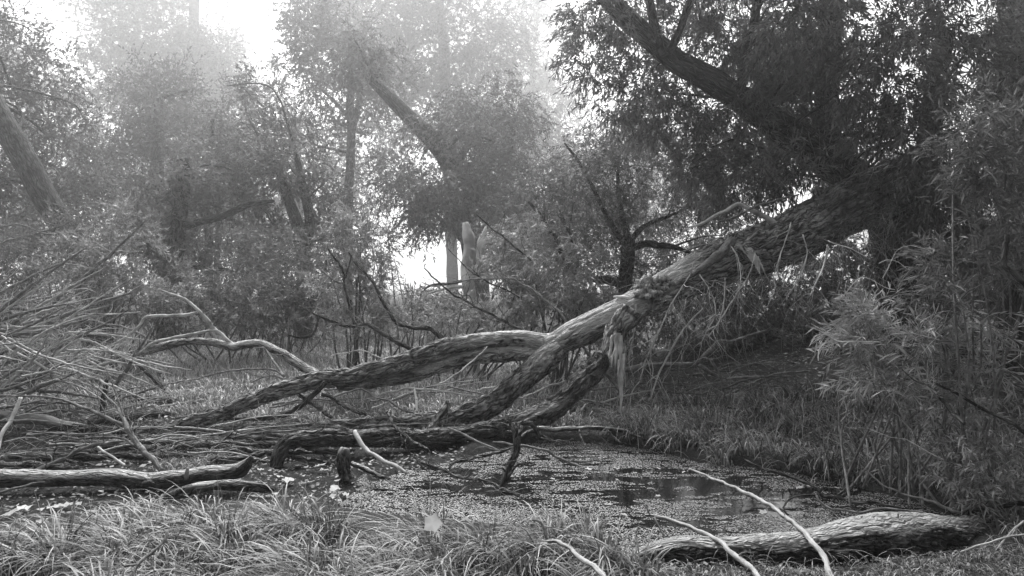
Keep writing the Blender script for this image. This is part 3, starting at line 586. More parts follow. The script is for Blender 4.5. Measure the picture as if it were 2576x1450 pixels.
S('broken_rod', 'straight broken rod propped behind the mossy limb', 'stick', path('525,1155,9 560,1200,10 600,1245,10 640,1290,10 700,1360,10 760,1430,11 810,1500,8', 8.1, 7.6, (2, 1)), M['bark_grey'], sides=14, bark=.003)
S('crooked_rod', 'thin crooked rod under the dark limb reaching out over water', 'stick', path('1455,335,8 1530,370,9 1600,400,10 1690,440,10 1760,470,9 1830,502,6', 6.9, 6.6, (1, 2)), M['bark_grey'], sides=10)
S('thin_rod', 'pale thin rod slanting in front of the double limb', 'stick', path('1750,1165,5 1700,1225,6 1600,1305,6 1530,1365,6 1440,1425,5 1380,1450,4', 7.5, 7.3, (1, 1)), M['twig'], sides=8, twigs=3, tl=.25)
S('thin_rod', 'thin dry shoot rising over the meadow behind limb', 'stick', path('600,1225,3 700,1215,5 780,1195,5 860,1220,5 920,1245,5 960,1258,4', 8.4, 8.2, (1, 1)), M['twig'], sides=7, twigs=3, tl=.35)
S('reaching_branch', 'bare branch reaching up over the bright gap from the fallen trunk', 'branch', path('2010,1035,9 1931,1010,9 1850,965,9 1780,930,9 1700,888,8 1620,850,8 1560,810,7 1500,788,7 1450,745,7 1400,705,6 1340,650,6 1295,600,5 1270,575,3', 8.7, 9.0, (1, 1)), M['bark_dark'], sides=12, bark=.002, twigs=10, tl=.5)
S('reaching_branch', 'long pale branch arching beside the junction of the limbs', 'branch', path('425,995,9 380,935,9 330,880,9 285,840,9 230,800,8 180,755,8 140,725,8 60,690,7 0,655,7 -100,658,6 -230,655,6 -360,670,6 -480,690,5 -590,712,5 -680,685,3', 8.4, 9.2, (2, 1)), M['bark_grey'], sides=12, twigs=14, tl=.5)
S('reaching_branch', 'dark straight branch standing among the pale shrub leaves', 'branch', path('1990,800,6 1931,760,6 1860,730,6 1780,700,6 1700,650,5 1620,600,5 1540,520,4 1450,430,3', 9.2, 9.4, (1, 1)), M['bark_dark'], sides=8, twigs=8, tl=.5)
S('reaching_branch', 'dark branch sloping through leaves below the hazy crowns', 'branch', path('2080,520,7 2010,460,7 1931,400,7 1850,325,6 1780,280,6 1720,220,5 1660,168,3', 9.6, 9.8, (1, 1)), M['bark_dark'], sides=8, twigs=6, tl=.5)
S('ground_branch', 'pale crooked branch lying along the foot of the dark bank', 'branch', path('1573,932,8 1638,920,6 1680,919,6 1720,918,5.5 1757,916,5.5 1775,898,5.5 1788,880,5.5 1800,865,5 1812,857,4.5 1857,856,4 1890,845,3.5 1932,832,2', 9.3, 9.0), M['bark_grey'], sides=14, bark=.003, twigs=8, tl=.5,
  extra=[path('1760,920,5 1790,940,5 1830,952,4 1870,950,4 1920,948,3', 8.9, 9.2)])
S('ground_branch', 'slim straight stick leaning up the dark bank', 'stick', path('1822,1000,2 1850,985,3 1880,970,3 1930,948,3 1980,938,3 2035,935,2', 9.2, 9.6), M['bark_grey'], sides=8)
S('ground_branch', 'short upright broken stick in front of the bank', 'stick', path('1790,905,3 1800,925,3.5 1812,945,3.5 1820,985,3', 8.7), M['bark_grey'], sides=8, twigs=3, tl=.3)
S('snag_branch', 'dark forked branch trailing from the water to the shaded shrub', 'branch', path('-190,570,6 -130,600,8 -60,630,9 30,655,10 150,690,11 220,715,11 280,742,11 330,770,11 370,792,12 395,830,13 430,848,13 500,856,13 580,872,12 650,890,12 720,892,11 800,895,11 900,920,10 1010,940,8', 5.7, 5.0, (3, 2)), M['bark_wet'], sides=16, bark=.004, cell=.016, twigs=5, tl=.2,
  extra=[path('112,940,5 135,900,7 165,870,8 230,848,8 300,842,8 365,842,9', 5.1, 5.2, (3, 2))])
S('snag_branch', 'thin winding branch running above the pale-topped log', 'branch', path('368,842,8 380,870,9 410,900,9 445,930,9 485,952,9 560,950,8 620,962,8 680,972,8 740,960,8 800,948,8 900,940,8 1000,950,8 1100,962,8 1200,982,8 1300,1005,7 1360,1012,5', 5.1, 4.6, (3, 2)), M['bark_grey'], sides=14, twigs=8, tl=.22)
S('snag_branch', 'slender stick sweeping down to the end of the pale-topped log', 'branch', path('700,615,3 760,668,4 830,735,6 900,780,6 1000,822,7 1080,850,8 1140,862,9 1200,880,10 1280,898,12 1330,925,12 1400,958,12 1450,968,10', 5.2, 4.7, (3, 2)), M['bark_grey'], sides=14, twigs=4, tl=.2)
S('snag_branch', 'rough thick branch tucked under the shrub behind the log', 'branch', path('1400,985,14 1480,975,16 1550,955,16 1640,945,16 1750,940,15 1830,925,15 1931,905,15 2060,880,12', 4.75, 4.7, (3, 2)), M['bark_dark'], sides=20, bark=.006, cell=.018, twigs=4, tl=.2)
S('water_stub', 'charred stub leaning out of the shallow water', 'snag', path('560,850,10 600,815,14 630,780,15 650,752,9', 5.35, 5.4, (3, 2)), M['bark_dark'], sides=14, bark=.006, cell=.02)
S('corner_twig', 'thin straight twig lying over the short grass', 'stick', path('1380,1310,4 1470,1270,7 1560,1235,7 1700,1190,7 1830,1155,8 1960,1130,8', 4.1, 3.9, (3, 2)), M['twig'], sides=8, twigs=4, tl=.2)
S('corner_twig', 'short crossing twig in the grass under the shrub', 'stick', path('1690,1290,5 1750,1225,7 1810,1150,7 1870,1085,7 1931,1035,6', 4.1, 4.3, (3, 2)), M['twig'], sides=8)
S('mud_log', 'low dark log half buried behind the brush heap', 'log', path('-80,1012,15 0,1010,16 90,1008,16 170,1012,15 250,1012,14 300,1005,13 360,1000,11 430,1008,6', 9.6, 9.2), M['bark_dark'], sides=22, bark=.01, cell=.04)
S('mud_log', 'pale barkless log under the brush heap', 'log', path('-80,1050,15 0,1048,15 50,1048,14 110,1052,13 180,1068,12 250,1085,11 330,1100,10', 8.0, 7.7), M['bark_grey'], sides=22, bark=.004, bare=bare_top(1, .1))
S('mud_log', 'dark cracked log lying between the long limb and mud', 'log', path('450,1125,10 500,1118,12 570,1112,12 640,1110,12 700,1108,11 740,1106,8', 7.0, 7.1), M['bark_dark'], sides=24, bark=.01, cell=.03)
S('mud_log', 'thin dark pole lying on mud below the cracked log', 'stick', path('460,1136,5 520,1133,6 570,1136,6 620,1143,5', 6.6, 6.5), M['bark_wet'], sides=10)
S('leaning_stake', 'flat pale stake leaning out of the brush heap', 'stick', path('160,110,13 130,170,14 100,230,14 60,300,14 30,350,14 0,430,14 -30,520,12', 6.6, 6.2, (0, 2)), M['twig'], sides=12, lump=.1)
S('upright_post', 'dark upright post of dead wood behind the brush heap', 'snag', path('805,-30,12 795,10,15 778,60,16 770,110,15 765,170,15 762,225,12', 7.9, 7.8, (0, 2)), M['bark_dark'], sides=14, bark=.005, cell=.02, twigs=2, tl=.3)
S('brush_bough', 'strong bough with many bare shoots rising from the barkless log', 'bough', path('1215,665,15 1180,620,17 1150,570,18 1110,525,18 1070,480,18 1040,440,18 1010,400,17 970,345,17 945,310,16 935,270,12 900,210,8 850,140,7 790,80,6 740,40,5 650,-30,4', 5.7, 6.4, (0, 2)), M['bark_grey'], sides=20, bark=.006, cell=.018, twigs=8, tl=.45,
  extra=[path('935,310,15 870,285,14 800,255,13 740,225,13 690,205,12 620,175,12 550,150,11 500,130,9 450,115,8 380,103,8 300,95,7 150,92,7 0,88,6 -150,80,5', 6.2, 6.5, (0, 2)),
         path('1050,480,10 1010,465,10 960,430,9 920,412,9 880,405,8 800,402,7 700,403,7 600,415,6 480,430,5 400,440,4', 5.95, 6.2, (0, 2)),
         path('950,290,6 930,230,6 910,170,5 870,60,5 840,-20,4 800,-120,3', 6.3, 6.5, (0, 2)), path('940,310,7 850,350,7 780,362,7 700,375,6 600,382,6 480,380,6 350,370,6 200,355,5', 6.2, 6.3, (0, 2))])
S('brush_bough', 'bough curving from the far mud onto the barkless log', 'bough', path('-120,710,12 0,695,14 80,685,15 160,678,15 230,665,15 300,642,14 370,615,14 430,592,14 490,565,13 540,535,13 600,492,13 650,475,13 700,465,13 780,455,12 850,442,12 930,430,8', 5.8, 6.1, (0, 2)), M['bark_grey'], sides=18, bark=.005, cell=.02, twigs=10, tl=.4)
S('peeled_stick', 'short bright peeled stick end between bough and log', 'stick', path('735,480,8 780,512,9 830,545,9 880,580,9 940,622,9', 5.85, 5.7, (0, 2)), M['twig'], sides=12)
S('brush_pole', 'long dark pole lying low through the brush heap', 'stick', path('-80,578,9 0,578,9 150,575,9 300,562,9 420,565,9 520,580,9 620,598,9 720,615,7', 6.2, 6.1, (0, 2)), M['bark_wet'], sides=12, twigs=4, tl=.4)
S('brush_pole', 'slender pole end sunk in black mud below the log', 'stick', path('-60,828,9 0,818,9 80,800,9 160,780,9 250,755,8 340,745,6', 5.2, 5.3, (0, 2)), M['bark_grey'], sides=10)
S('heap_log', 'pale log end lying on top of the brush heap', 'log', path('-80,905,14 0,905,14 70,895,13 150,880,13 230,890,12 300,905,7', 10.5, 10.3, (0, 1)), M['bark_grey'], sides=14, bark=.004, twigs=3)
for k, (s_, lb) in enumerate([('-60,870,9 0,845,9 60,805,8 110,775,7 170,745,4', 'stout grey branch jutting up behind the brush heap'), ('100,860,6 110,800,6 140,790,6 210,805,6 270,835,6 335,862,5', 'crooked dark branch hooked over the heap-top log'),
                   ('-60,275,3 0,265,4 60,255,5 120,248,5 200,260,5 250,280,5 300,298,6 360,290,6 430,268,6 500,240,5 560,215,4', 'long thin dead branch arched before the leaning tree'), ('-60,405,5 0,392,6 60,370,6 150,342,6 250,325,6 310,312,6 400,320,4', 'long pale dead branch sagging under the leaning tree'),
                   ('320,65,3 380,85,4 430,98,4 500,125,3 560,150,2', 'fine bent twig before the leaning trunk')]):
    S('dead_branch', lb, 'branch', path(s_, 10.4, 10.6, (0, 1)), M['bark_grey'], sides=8, twigs=5, tl=.6)
# the fan of bare branches of the heap
rg = np.random.default_rng(5)
for k in range(120):
    t = rg.uniform(); y0 = 800 + 250 * t + rg.normal() * 15; x0 = rg.uniform(-160, 60)
    L = rg.uniform(150, 330) * (1 - .25 * t); sl = rg.uniform(-.75, .08) + .25 * (t - .4)
    if k % 3 == 2: sl = rg.uniform(.1, .6); y0 = rg.uniform(830, 960); x0 = rg.uniform(-60, 250); L = rg.uniform(90, 260)
    if k % 7 == 5: sl = rg.uniform(-1.8, -.6); y0 = rg.uniform(900, 1010); L = rg.uniform(50, 110); x0 = rg.uniform(0, 300)
    x1, y1 = x0 + L, y0 + sl * L; bow = rg.normal() * .035 * L
    D = (8.9 - 1.7 * t) + rg.normal() * .25
    zmin = 1012 if D > 8.6 else 1090
    r = rg.uniform(2.4, 4.2) if k % 3 else rg.uniform(4.2, 7.5)
    s_ = f'{x0},{min(y0,zmin)},{r} {x0+L*.35},{min((y0*.65+y1*.35)+bow,zmin)},{r*.85} {x0+L*.7},{min((y0*.3+y1*.7)+bow*.8,zmin)},{r*.6} {x1},{min(y1,zmin)},{r*.25}'
    p_ = path(s_, D, D + rg.normal() * .3)
    sf = (min(y1, zmin) - min(y0, zmin)) / L; lb = f"{'stout' if r > 4.2 else 'thin'} bare branch {'rising steeply' if sf < -.45 else 'slanting upward' if sf < -.12 else 'lying nearly level' if sf < .12 else 'slanting downward'} in the {'top' if y0 < 885 else 'middle' if y0 < 965 else 'bottom'} of the brush heap"
    S('dead_branch', lb, 'branch', p_, M['twig'] if k % 3 else M['bark_grey'], sides=6, twigs=int(rg.integers(3, 7)), tl=.3, group='bare branches heaped beside the mud', seed=k, twig_mat=M['twig'], droop=0)
# dark rotten logs jumbled behind the barkless log
for k in range(17):
    x0 = rg.uniform(-80, 560); yb = rg.uniform(1060, 1165); D = gd(yb); L = rg.uniform(160, 380); sl = rg.uniform(-.12, .16); r = rg.uniform(5, 11)
    s_ = f'{x0},{yb-r*.6},{r*.8} {x0+L*.3},{yb-r+sl*L*.3},{r} {x0+L*.65},{yb-r*1.2+sl*L*.6},{r*.9} {x0+L},{yb-r*.6+sl*L*.8},{r*.55}'
    S('rotten_log', 'dark rotten log jumbled on the black mud under the brush', 'log', path(s_, D, gd(min(yb + 60, max(1040, yb + sl * L)))), M['bark_wet'] if k % 2 else M['bark_dark'], sides=18, bark=.008, cell=.03, lump=.12, group='dark rotten logs jumbled on the mud', seed=500 + k, twigs=2, tl=.3)
# low thin sticks among the limbs
for k in range(85):
    x0 = rg.uniform(-60, 1500); yb = rg.uniform(1030, 1170) if x0 < 700 else rg.uniform(1000, 1130); D = gd(yb)
    if x0 > 1000: D = gd(rg.uniform(985, 1060)); 
    L = rg.uniform(120, 300); sl = rg.uniform(-.5, .5); r = rg.uniform(1.5, 3); yy = yb - rg.uniform(5, 50)
    s_ = f'{x0},{yy},{r} {x0+L*.5},{yy+sl*L*.3-rg.uniform(0,15)},{r*.8} {x0+L},{min(yy+sl*L*.6,yb)},{r*.3}'
    wh = 'on the mud before the brush heap' if x0 + L / 2 < 500 else 'between the long limb and the mud' if x0 + L / 2 < 1000 else 'under the forked trunk near the pond'
    S('loose_stick', f"loose {'grey' if k % 2 else 'pale'} stick {'tilting up' if sl < -.15 else 'lying flat' if sl < .15 else 'tilting down'} {wh}", 'stick', path(s_, D), M['bark_grey'] if k % 2 else M['twig'], sides=6, twigs=3, tl=.3, group='loose sticks strewn among the limbs', seed=200 + k, droop=0)
for k in range(16):
    x0 = rg.uniform(1500, 2000); yb = rg.uniform(950, 1020); D = gd(yb + 25); L = rg.uniform(80, 220); sl = rg.uniform(-.5, .3); yy = yb - rg.uniform(0, 40); r = rg.uniform(1.5, 2.6)
    s_ = f'{x0},{yy},{r} {x0+L*.5},{yy+sl*L*.5-6},{r*.8} {x0+L},{yy+sl*L*.8},{r*.3}'
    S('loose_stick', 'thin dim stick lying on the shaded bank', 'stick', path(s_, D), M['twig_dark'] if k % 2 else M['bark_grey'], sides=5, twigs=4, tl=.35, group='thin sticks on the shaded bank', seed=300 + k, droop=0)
# ------------------------------------------------------------------ trees and shrubs
def TP(spec, D0, D1=None): return path(spec, dmap(D0), dmap(D1 if D1 else D0))
FAR = M['leaf_far']; MID = M['leaf_mid']; WIL = M['leaf_willow']; DK = M['bark_dark']
# (leaf length, width, coverage, clump radius, droop, quad)
tree('leaning_tree', 'leaning misty tree with a thick bare slanting trunk', [TP('-110,60,24 -60,190,28 0,300,30 60,410,30 120,520,30 180,610,31 225,740,33 240,880,36', 16)],
     [(30, 170, 150, 110, 18, 1.6), (90, 330, 120, 90, 18, 1.4, .8), (20, 60, 80, 70, 19, 1.2, .6), (40, 480, 130, 90, 18, 1.3, .7), (190, 440, 90, 90, 18.5, 1.2), (-60, 330, 110, 200, 17, 1.5), (70, 600, 120, 70, 17.5, 1.2, .8)],
     (.09, .05, 1.5, .5, .15, False), FAR, DK, limbs=14, limb_r=.05, seed=1, gap=.25)
tree('tall_hazy_tree', 'tallest hazy tree between two bright sky openings, crown fading into mist', [TP('470,775,14 475,500,15 480,250,14 490,0,12 500,-200,8', 42)],
     [(330, 30, 150, 120, 42, 3), (440, 130, 170, 150, 42, 3), (510, 290, 130, 150, 42, 3), (380, -110, 220, 110, 42, 3), (300, 250, 130, 110, 40, 3), (540, 160, 90, 130, 43, 2.5), (430, 420, 180, 120, 41, 3)],
     (.22, .12, 1.9, 1.1, .1, False), FAR, DK, limbs=16, limb_r=.14, seed=2, gap=.12)
tree('broad_hazy_tree', 'broad rounded tree with feathery crown in front of the tallest hazy one', [TP('420,830,18 400,600,19 395,420,16 400,250,9', 24)],
     [(400, 250, 110, 90, 25, 1.8), (300, 400, 140, 110, 24, 1.8), (470, 400, 120, 120, 24, 1.8), (230, 520, 120, 80, 23, 1.6), (390, 540, 120, 80, 23, 1.6), (600, 290, 70, 80, 27, 1.3, .6)],
     (.13, .07, 1.9, .65, .1, False), FAR, DK, limbs=14, limb_r=.08, seed=3, gap=.12)
tree('ivy_clad_tree', 'dark ivy-clad stump-like tree with a long bare horizontal limb', [TP('412,905,22 418,780,21 425,720,20 440,640,21 450,560,20 462,470,15 470,400,8', 16),
     TP('425,678,7 450,676,7 480,673,6.5 520,674,6 560,679,5.5 585,682,3', 15.8), TP('445,580,9 490,562,9 540,550,9 575,538,9 610,520,9 645,512,7 690,505,4', 16)],
     [(400, 560, 90, 60, 16, 1.0), (450, 470, 110, 80, 16, 1.1), (420, 640, 55, 50, 16, .6), (340, 560, 70, 60, 16.5, .8), (560, 420, 100, 50, 17, 1, .6)],
     (.09, .06, 1.7, .4, .1, False), FAR, DK, limbs=10, limb_r=.05, seed=4, gap=.15)
tree('slender_forked_tree', 'slender straight tree forking high beside the leaning trunk', [TP('872,840,12 875,620,12 876,500,12 882,400,11 883,300,11 881,180,7 880,80,4', 25), TP('884,340,8 898,290,7 905,240,6 915,180,4', 25), TP('880,300,6 850,265,5 820,235,3', 25)],
     [(850, 120, 130, 110, 26, 2), (790, 60, 90, 80, 27, 1.6, .8), (770, 200, 80, 60, 26, 1.5, .7), (950, 190, 90, 90, 26, 1.6), (850, 250, 90, 60, 25, 1.4, .8), (800, 350, 110, 60, 25, 1.4, .5), (940, 420, 70, 60, 24, 1.1, .5)],
     (.14, .07, 1.8, .65, .15, False), FAR, DK, limbs=16, limb_r=.06, seed=5, gap=.15)
tree('twin_trunk_tree', 'slim hazy tree with two parallel straight stems', [TP('527,870,10 526,700,10 524,560,10 528,420,8 535,300,4', 21), TP('545,870,7 546,700,7 548,580,7 552,450,5', 21.5)],
     [(520, 350, 100, 60, 21, 1.2, .7), (600, 430, 90, 80, 21, 1.2, .9), (560, 560, 70, 60, 21, 1, .6), (480, 500, 70, 60, 21, 1, .8), (600, 640, 70, 50, 21, 1, .8), (510, 640, 60, 50, 21, .9, .5)],
     (.10, .06, 1.5, .45, .1, False), FAR, DK, limbs=14, limb_r=.04, seed=6, gap=.25)
tree('dark_fork_tree', 'dark forked tree rising behind the pale shrubs', [TP('770,890,19 766,740,18 765,640,18 748,570,16 725,500,13 700,420,9', 17), TP('768,640,14 778,560,13 765,480,11 745,390,7', 17), TP('764,620,6 720,590,6 690,572,5', 17)],
     [(700, 440, 110, 80, 17, 1.2), (790, 520, 80, 90, 17, 1.1), (640, 520, 80, 70, 17, 1.1), (720, 350, 90, 70, 18, 1.1), (700, 620, 90, 60, 17, 1.0), (840, 640, 60, 60, 17, .9), (650, 240, 90, 60, 20, 1.2, .5), (740, 740, 120, 50, 16, 1)],
     (.09, .055, 1.7, .42, .12, False), FAR, DK, limbs=14, limb_r=.05, seed=7, gap=.2)
tree('slanting_willow', 'big misty willow with a thick trunk slanting across the pale crowns', [TP('1200,860,30 1195,700,30 1180,570,29 1150,450,28 1115,385,26 1070,335,23 1025,290,20 980,243,17 935,198,13 900,160,7', 20)],
     [(1180, 420, 130, 110, 20, 1.6), (1090, 480, 120, 70, 19, 1.4), (1290, 470, 120, 110, 19.5, 1.5), (1190, 540, 150, 60, 19, 1.3), (1060, 560, 70, 50, 18.5, 1), (1010, 480, 70, 60, 19, 1, .7), (1300, 600, 100, 50, 18.5, 1.2), (1240, 300, 130, 90, 21, 1.6), (900, 150, 80, 50, 19.3, .8, 1.1), (1080, 330, 60, 40, 19.6, .8, .6)],
     (.13, .045, 2.0, .5, .4, False), FAR, DK, limbs=18, limb_r=.08, seed=8, gap=.12)
tree('far_misty_willow', 'vast mist-washed willow crown behind the slanting trunk', [TP('1140,765,14 1130,500,15 1120,200,14 1100,-50,10', 38)],
     [(960, 60, 200, 110, 38, 3), (1120, 130, 170, 130, 38, 3), (1050, 260, 160, 90, 38, 2.5), (1240, 80, 110, 120, 40, 3), (1030, -100, 260, 110, 38, 3), (870, -30, 110, 90, 38, 2.5), (1180, 320, 140, 80, 38, 2.5)],
     (.22, .09, 1.9, 1.1, .3, False), FAR, DK, limbs=16, limb_r=.12, seed=9, gap=.1)
tree('faint_tree', 'faintest tree almost lost in the mist', [TP('1330,752,10 1335,450,10 1340,150,7', 62)],
     [(1330, 130, 90, 150, 62, 3.5), (1400, 300, 80, 110, 60, 3.2), (1290, 320, 90, 120, 62, 3.5), (1450, 400, 60, 70, 58, 3), (1340, -60, 110, 90, 62, 3.5)],
     (.32, .14, 1.6, 1.5, .3, False), FAR, DK, limbs=10, limb_r=.15, seed=10, gap=.2)
tree('faint_tree', 'far pale tree glimpsed through the dark willow leaves', [TP('1600,770,10 1610,500,11 1605,350,9', 48)],
     [(1600, 380, 110, 110, 48, 3), (1500, 480, 120, 70, 48, 3), (1700, 480, 120, 60, 48, 3, .6)],
     (.25, .11, 1.5, 1.2, .3, False), FAR, DK, limbs=10, limb_r=.15, seed=11, gap=.3)
for lb, tr_, bl, sd_ in [
    ('washed-out tree filling the view behind the slender forked tree', '760,765,12 750,500,12 745,300,9', [(700, 330, 110, 90, 40, 3), (820, 430, 120, 100, 40, 3), (620, 450, 90, 110, 40, 3), (930, 400, 100, 120, 40, 3), (720, 550, 150, 80, 40, 3), (890, 560, 80, 60, 40, 3, .6)], 101),
    ('washed-out tree standing in mist behind the small dark willow', '1430,765,12 1425,500,12 1420,350,8', [(1410, 370, 110, 90, 40, 3), (1300, 500, 110, 100, 40, 3), (1490, 490, 110, 100, 40, 3), (1400, 600, 150, 70, 40, 3), (1620, 520, 120, 80, 40, 3, .8)], 102),
    ('washed-out tree behind the leaning tree with a ragged top', '70,765,12 75,500,12 80,300,8', [(50, 260, 110, 110, 40, 3), (150, 430, 100, 120, 40, 3), (20, 500, 110, 110, 40, 3), (120, 600, 120, 80, 40, 3), (-20, 130, 80, 90, 40, 3)], 103),
    ('washed-out low tree behind the ivy-clad tree', '470,765,10 480,600,9', [(520, 520, 110, 80, 36, 3), (600, 620, 90, 60, 36, 3), (420, 620, 110, 70, 36, 3)], 104)]:
    tree('washed_out_tree', lb, [TP(tr_, 40 if sd_ < 104 else 36)], bl, (.22, .11, 1.5, 1.2, .15, False), FAR, DK, limbs=12, limb_r=.1, seed=sd_, gap=.2)
# small dark willow behind the fallen trunk
tree('spreading_willow', 'small dark willow with spreading bare branches behind the fallen trunk', [TP('1572,900,14 1572,760,16 1573,720,18 1576,670,18 1580,630,19 1582,608,17 1575,590,8', 12), TP('1590,625,10 1625,613,9 1655,618,9 1690,622,7 1735,635,4', 12, 11.6),
     TP('1578,615,9 1560,600,8 1525,540,6 1490,470,5 1450,400,4 1420,360,2', 12, 11.7), TP('1585,608,8 1620,570,6 1680,545,4 1740,520,2', 12), TP('1578,600,7 1555,480,5 1560,380,3', 12, 12.4), TP('1560,715,11 1520,705,10 1480,700,8 1430,680,5', 12, 11.3),
     TP('1416,672,6 1412,640,6 1395,600,6 1370,560,5.5 1350,530,5 1330,508,3', 11.2), TP('1425,680,7 1440,640,7 1470,610,6 1500,570,6'.replace('1470,610,6 1500,570,6', '1430,590,6 1412,540,4'), 11.3)],
     [(1500, 400, 130, 80, 12, 1.1), (1640, 400, 120, 80, 12.5, 1.1), (1400, 480, 100, 80, 11.5, 1.0), (1480, 540, 110, 70, 11.8, 1.0), (1740, 430, 90, 70, 12, 1.0), (1560, 500, 90, 60, 12, .9, .7), (1640, 540, 100, 45, 12.3, .8, .7), (1700, 610, 90, 50, 13, .8, .55), (1740, 520, 80, 50, 12.5, .8, .8), (1820, 480, 90, 60, 12, .8), (1850, 560, 60, 50, 13, .8), (1530, 660, 70, 60, 12, .8), (1620, 700, 80, 50, 12.5, .8)],
     (.085, .020, 1.5, .36, .3, False), M['leaf_mid'], DK, limbs=40, limb_r=.022, seed=12, gap=.15)
# the bleached dead trunk
dt = empty('dead_tree', P(1192, 945, 12.3)); tag(dt, 'bleached forked dead trunk without bark under the misty willow', 'dead tree')
tube('trunk', TP('1192,945,14 1192,860,12 1188,800,12 1183,750,14 1178,700,17 1180,650,18 1180,615,16 1177,590,13 1170,560,6', 12.3), M['dead'], dt, sides=26, step=.05, lump=.12, bark=.01, cell=.06)
tube('fork', TP('1192,705,7 1200,665,10 1206,640,12 1211,610,11 1218,590,7 1222,570,2', 12.3), M['dead'], dt, sides=18, step=.05, lump=.12)
tube('broken_limb', TP('1180,780,5 1172,760,6 1160,785,5 1150,800,4 1130,820,2'.replace('1172,760,6 ', ''), 12.3, 12), M['dead'], dt, sides=12, lump=.2)
tube('broken_limb', TP('1190,725,5 1150,722,4 1100,732,3 1060,745,2', 12.3, 12.1), M['dead'], dt, sides=8)
tube('broken_limb', TP('1175,705,4 1120,715,4 1080,720,3 1055,745,1.5', 12.3, 12.1), M['bark_dark'], dt, sides=8)

def shrub(name, label, blobs, leaf, mat, stems, seed, sr=.02, group=None, stem_mat=None, gap=.1, **kw):
    px, py, rx, ry, D = blobs[0][:5]; base = P(px, 725 + CAM_H * F / D, D); root = empty(name, base); tag(root, label, 'shrub', group)
    V, Fc, tn, cc = foliage(blobs, *leaf, seed, gap=gap, **kw); rg_ = np.random.default_rng(seed + 9)
    for k in range(stems):
        c = cc[rg_.integers(len(cc))]; b_ = base + np.array([rg_.normal() * .25, rg_.normal() * .2, 0]); b_[0] += (c[0] - b_[0]) * .3
        m_ = b_ + (c - b_) * .5 + rg_.normal(size=3) * .12
        tube('stem', np.array([np.r_[b_, sr], np.r_[m_, sr * .7], np.r_[c, sr * .25]]), stem_mat or M['twig_dark'], root, sides=5, wob=.5, step=.2, caps=False)
    mesh_obj('crown', V, Fc, mat, root, tone=tn); return root
LF = (.075, .028, 2.0, .22, .1, False)
shrub('round_bush', 'rounded pale-leaved bush before the broad hazy tree', [(280, 640, 120, 80, 12, 1.0), (330, 560, 70, 50, 12, .8), (190, 700, 110, 60, 12, .9), (390, 720, 110, 60, 12, .9), (250, 760, 160, 55, 11.6, .9), (120, 780, 90, 50, 12, .8, .7)], LF, M['leaf_near'], 14, 31)
shrub('round_bush', 'low bush against the base of the twin stems', [(560, 730, 100, 50, 14, 1.0), (480, 770, 120, 50, 13.5, 1.0), (640, 700, 80, 60, 14, 1.0), (680, 760, 100, 60, 13.5, 1.0), (560, 800, 160, 40, 13.2, .9), (400, 800, 90, 45, 13, .8)], LF, MID, 12, 32)
shrub('willow_shrub', 'feathery willow shrub next to the bright gap', [(900, 640, 75, 90, 10.5, .7), (860, 560, 60, 50, 10.5, .6), (930, 720, 80, 60, 10.3, .7), (840, 730, 80, 60, 10.3, .7), (900, 800, 130, 45, 10, .7), (1010, 770, 70, 40, 10, .6)], (.085, .020, 1.9, .2, .2, False), M['leaf_near'], 16, 33)
shrub('willow_shrub', 'willow shrub crowding the bleached dead trunk', [(1120, 790, 90, 45, 11, .7), (1260, 690, 80, 60, 11, .7), (1230, 800, 120, 50, 10.5, .7), (1330, 740, 90, 70, 10.5, .7), (1300, 640, 80, 50, 11.5, .7)], (.09, .020, 1.8, .2, .3, False), M['leaf_near'], 14, 34)
shrub('willow_shrub', 'drooping leafy willow shrub behind the trunk junction', [(1390, 700, 110, 80, 10, .8), (1440, 640, 80, 60, 10.4, .7), (1400, 790, 110, 50, 9.8, .7), (1330, 590, 90, 60, 10.8, .7), (1490, 750, 60, 50, 9.9, .6)], (.09, .020, 2.0, .22, .4, False), M['leaf_near'], 14, 35)
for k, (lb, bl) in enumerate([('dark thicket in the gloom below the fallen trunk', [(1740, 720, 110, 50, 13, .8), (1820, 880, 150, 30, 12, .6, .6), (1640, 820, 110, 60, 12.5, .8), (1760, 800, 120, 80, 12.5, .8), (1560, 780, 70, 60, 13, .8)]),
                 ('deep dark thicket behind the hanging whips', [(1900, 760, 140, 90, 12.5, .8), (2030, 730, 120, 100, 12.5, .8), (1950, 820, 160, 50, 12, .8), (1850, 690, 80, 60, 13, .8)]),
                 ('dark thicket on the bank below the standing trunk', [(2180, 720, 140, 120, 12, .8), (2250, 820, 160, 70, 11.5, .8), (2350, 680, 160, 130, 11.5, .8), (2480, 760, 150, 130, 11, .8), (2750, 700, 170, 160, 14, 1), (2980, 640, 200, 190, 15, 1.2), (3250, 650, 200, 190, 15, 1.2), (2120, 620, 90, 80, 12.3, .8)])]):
    shrub('dark_thicket', lb, bl, (.08, .035, 2.6, .28, .15, False), WIL, 12, 40 + k)
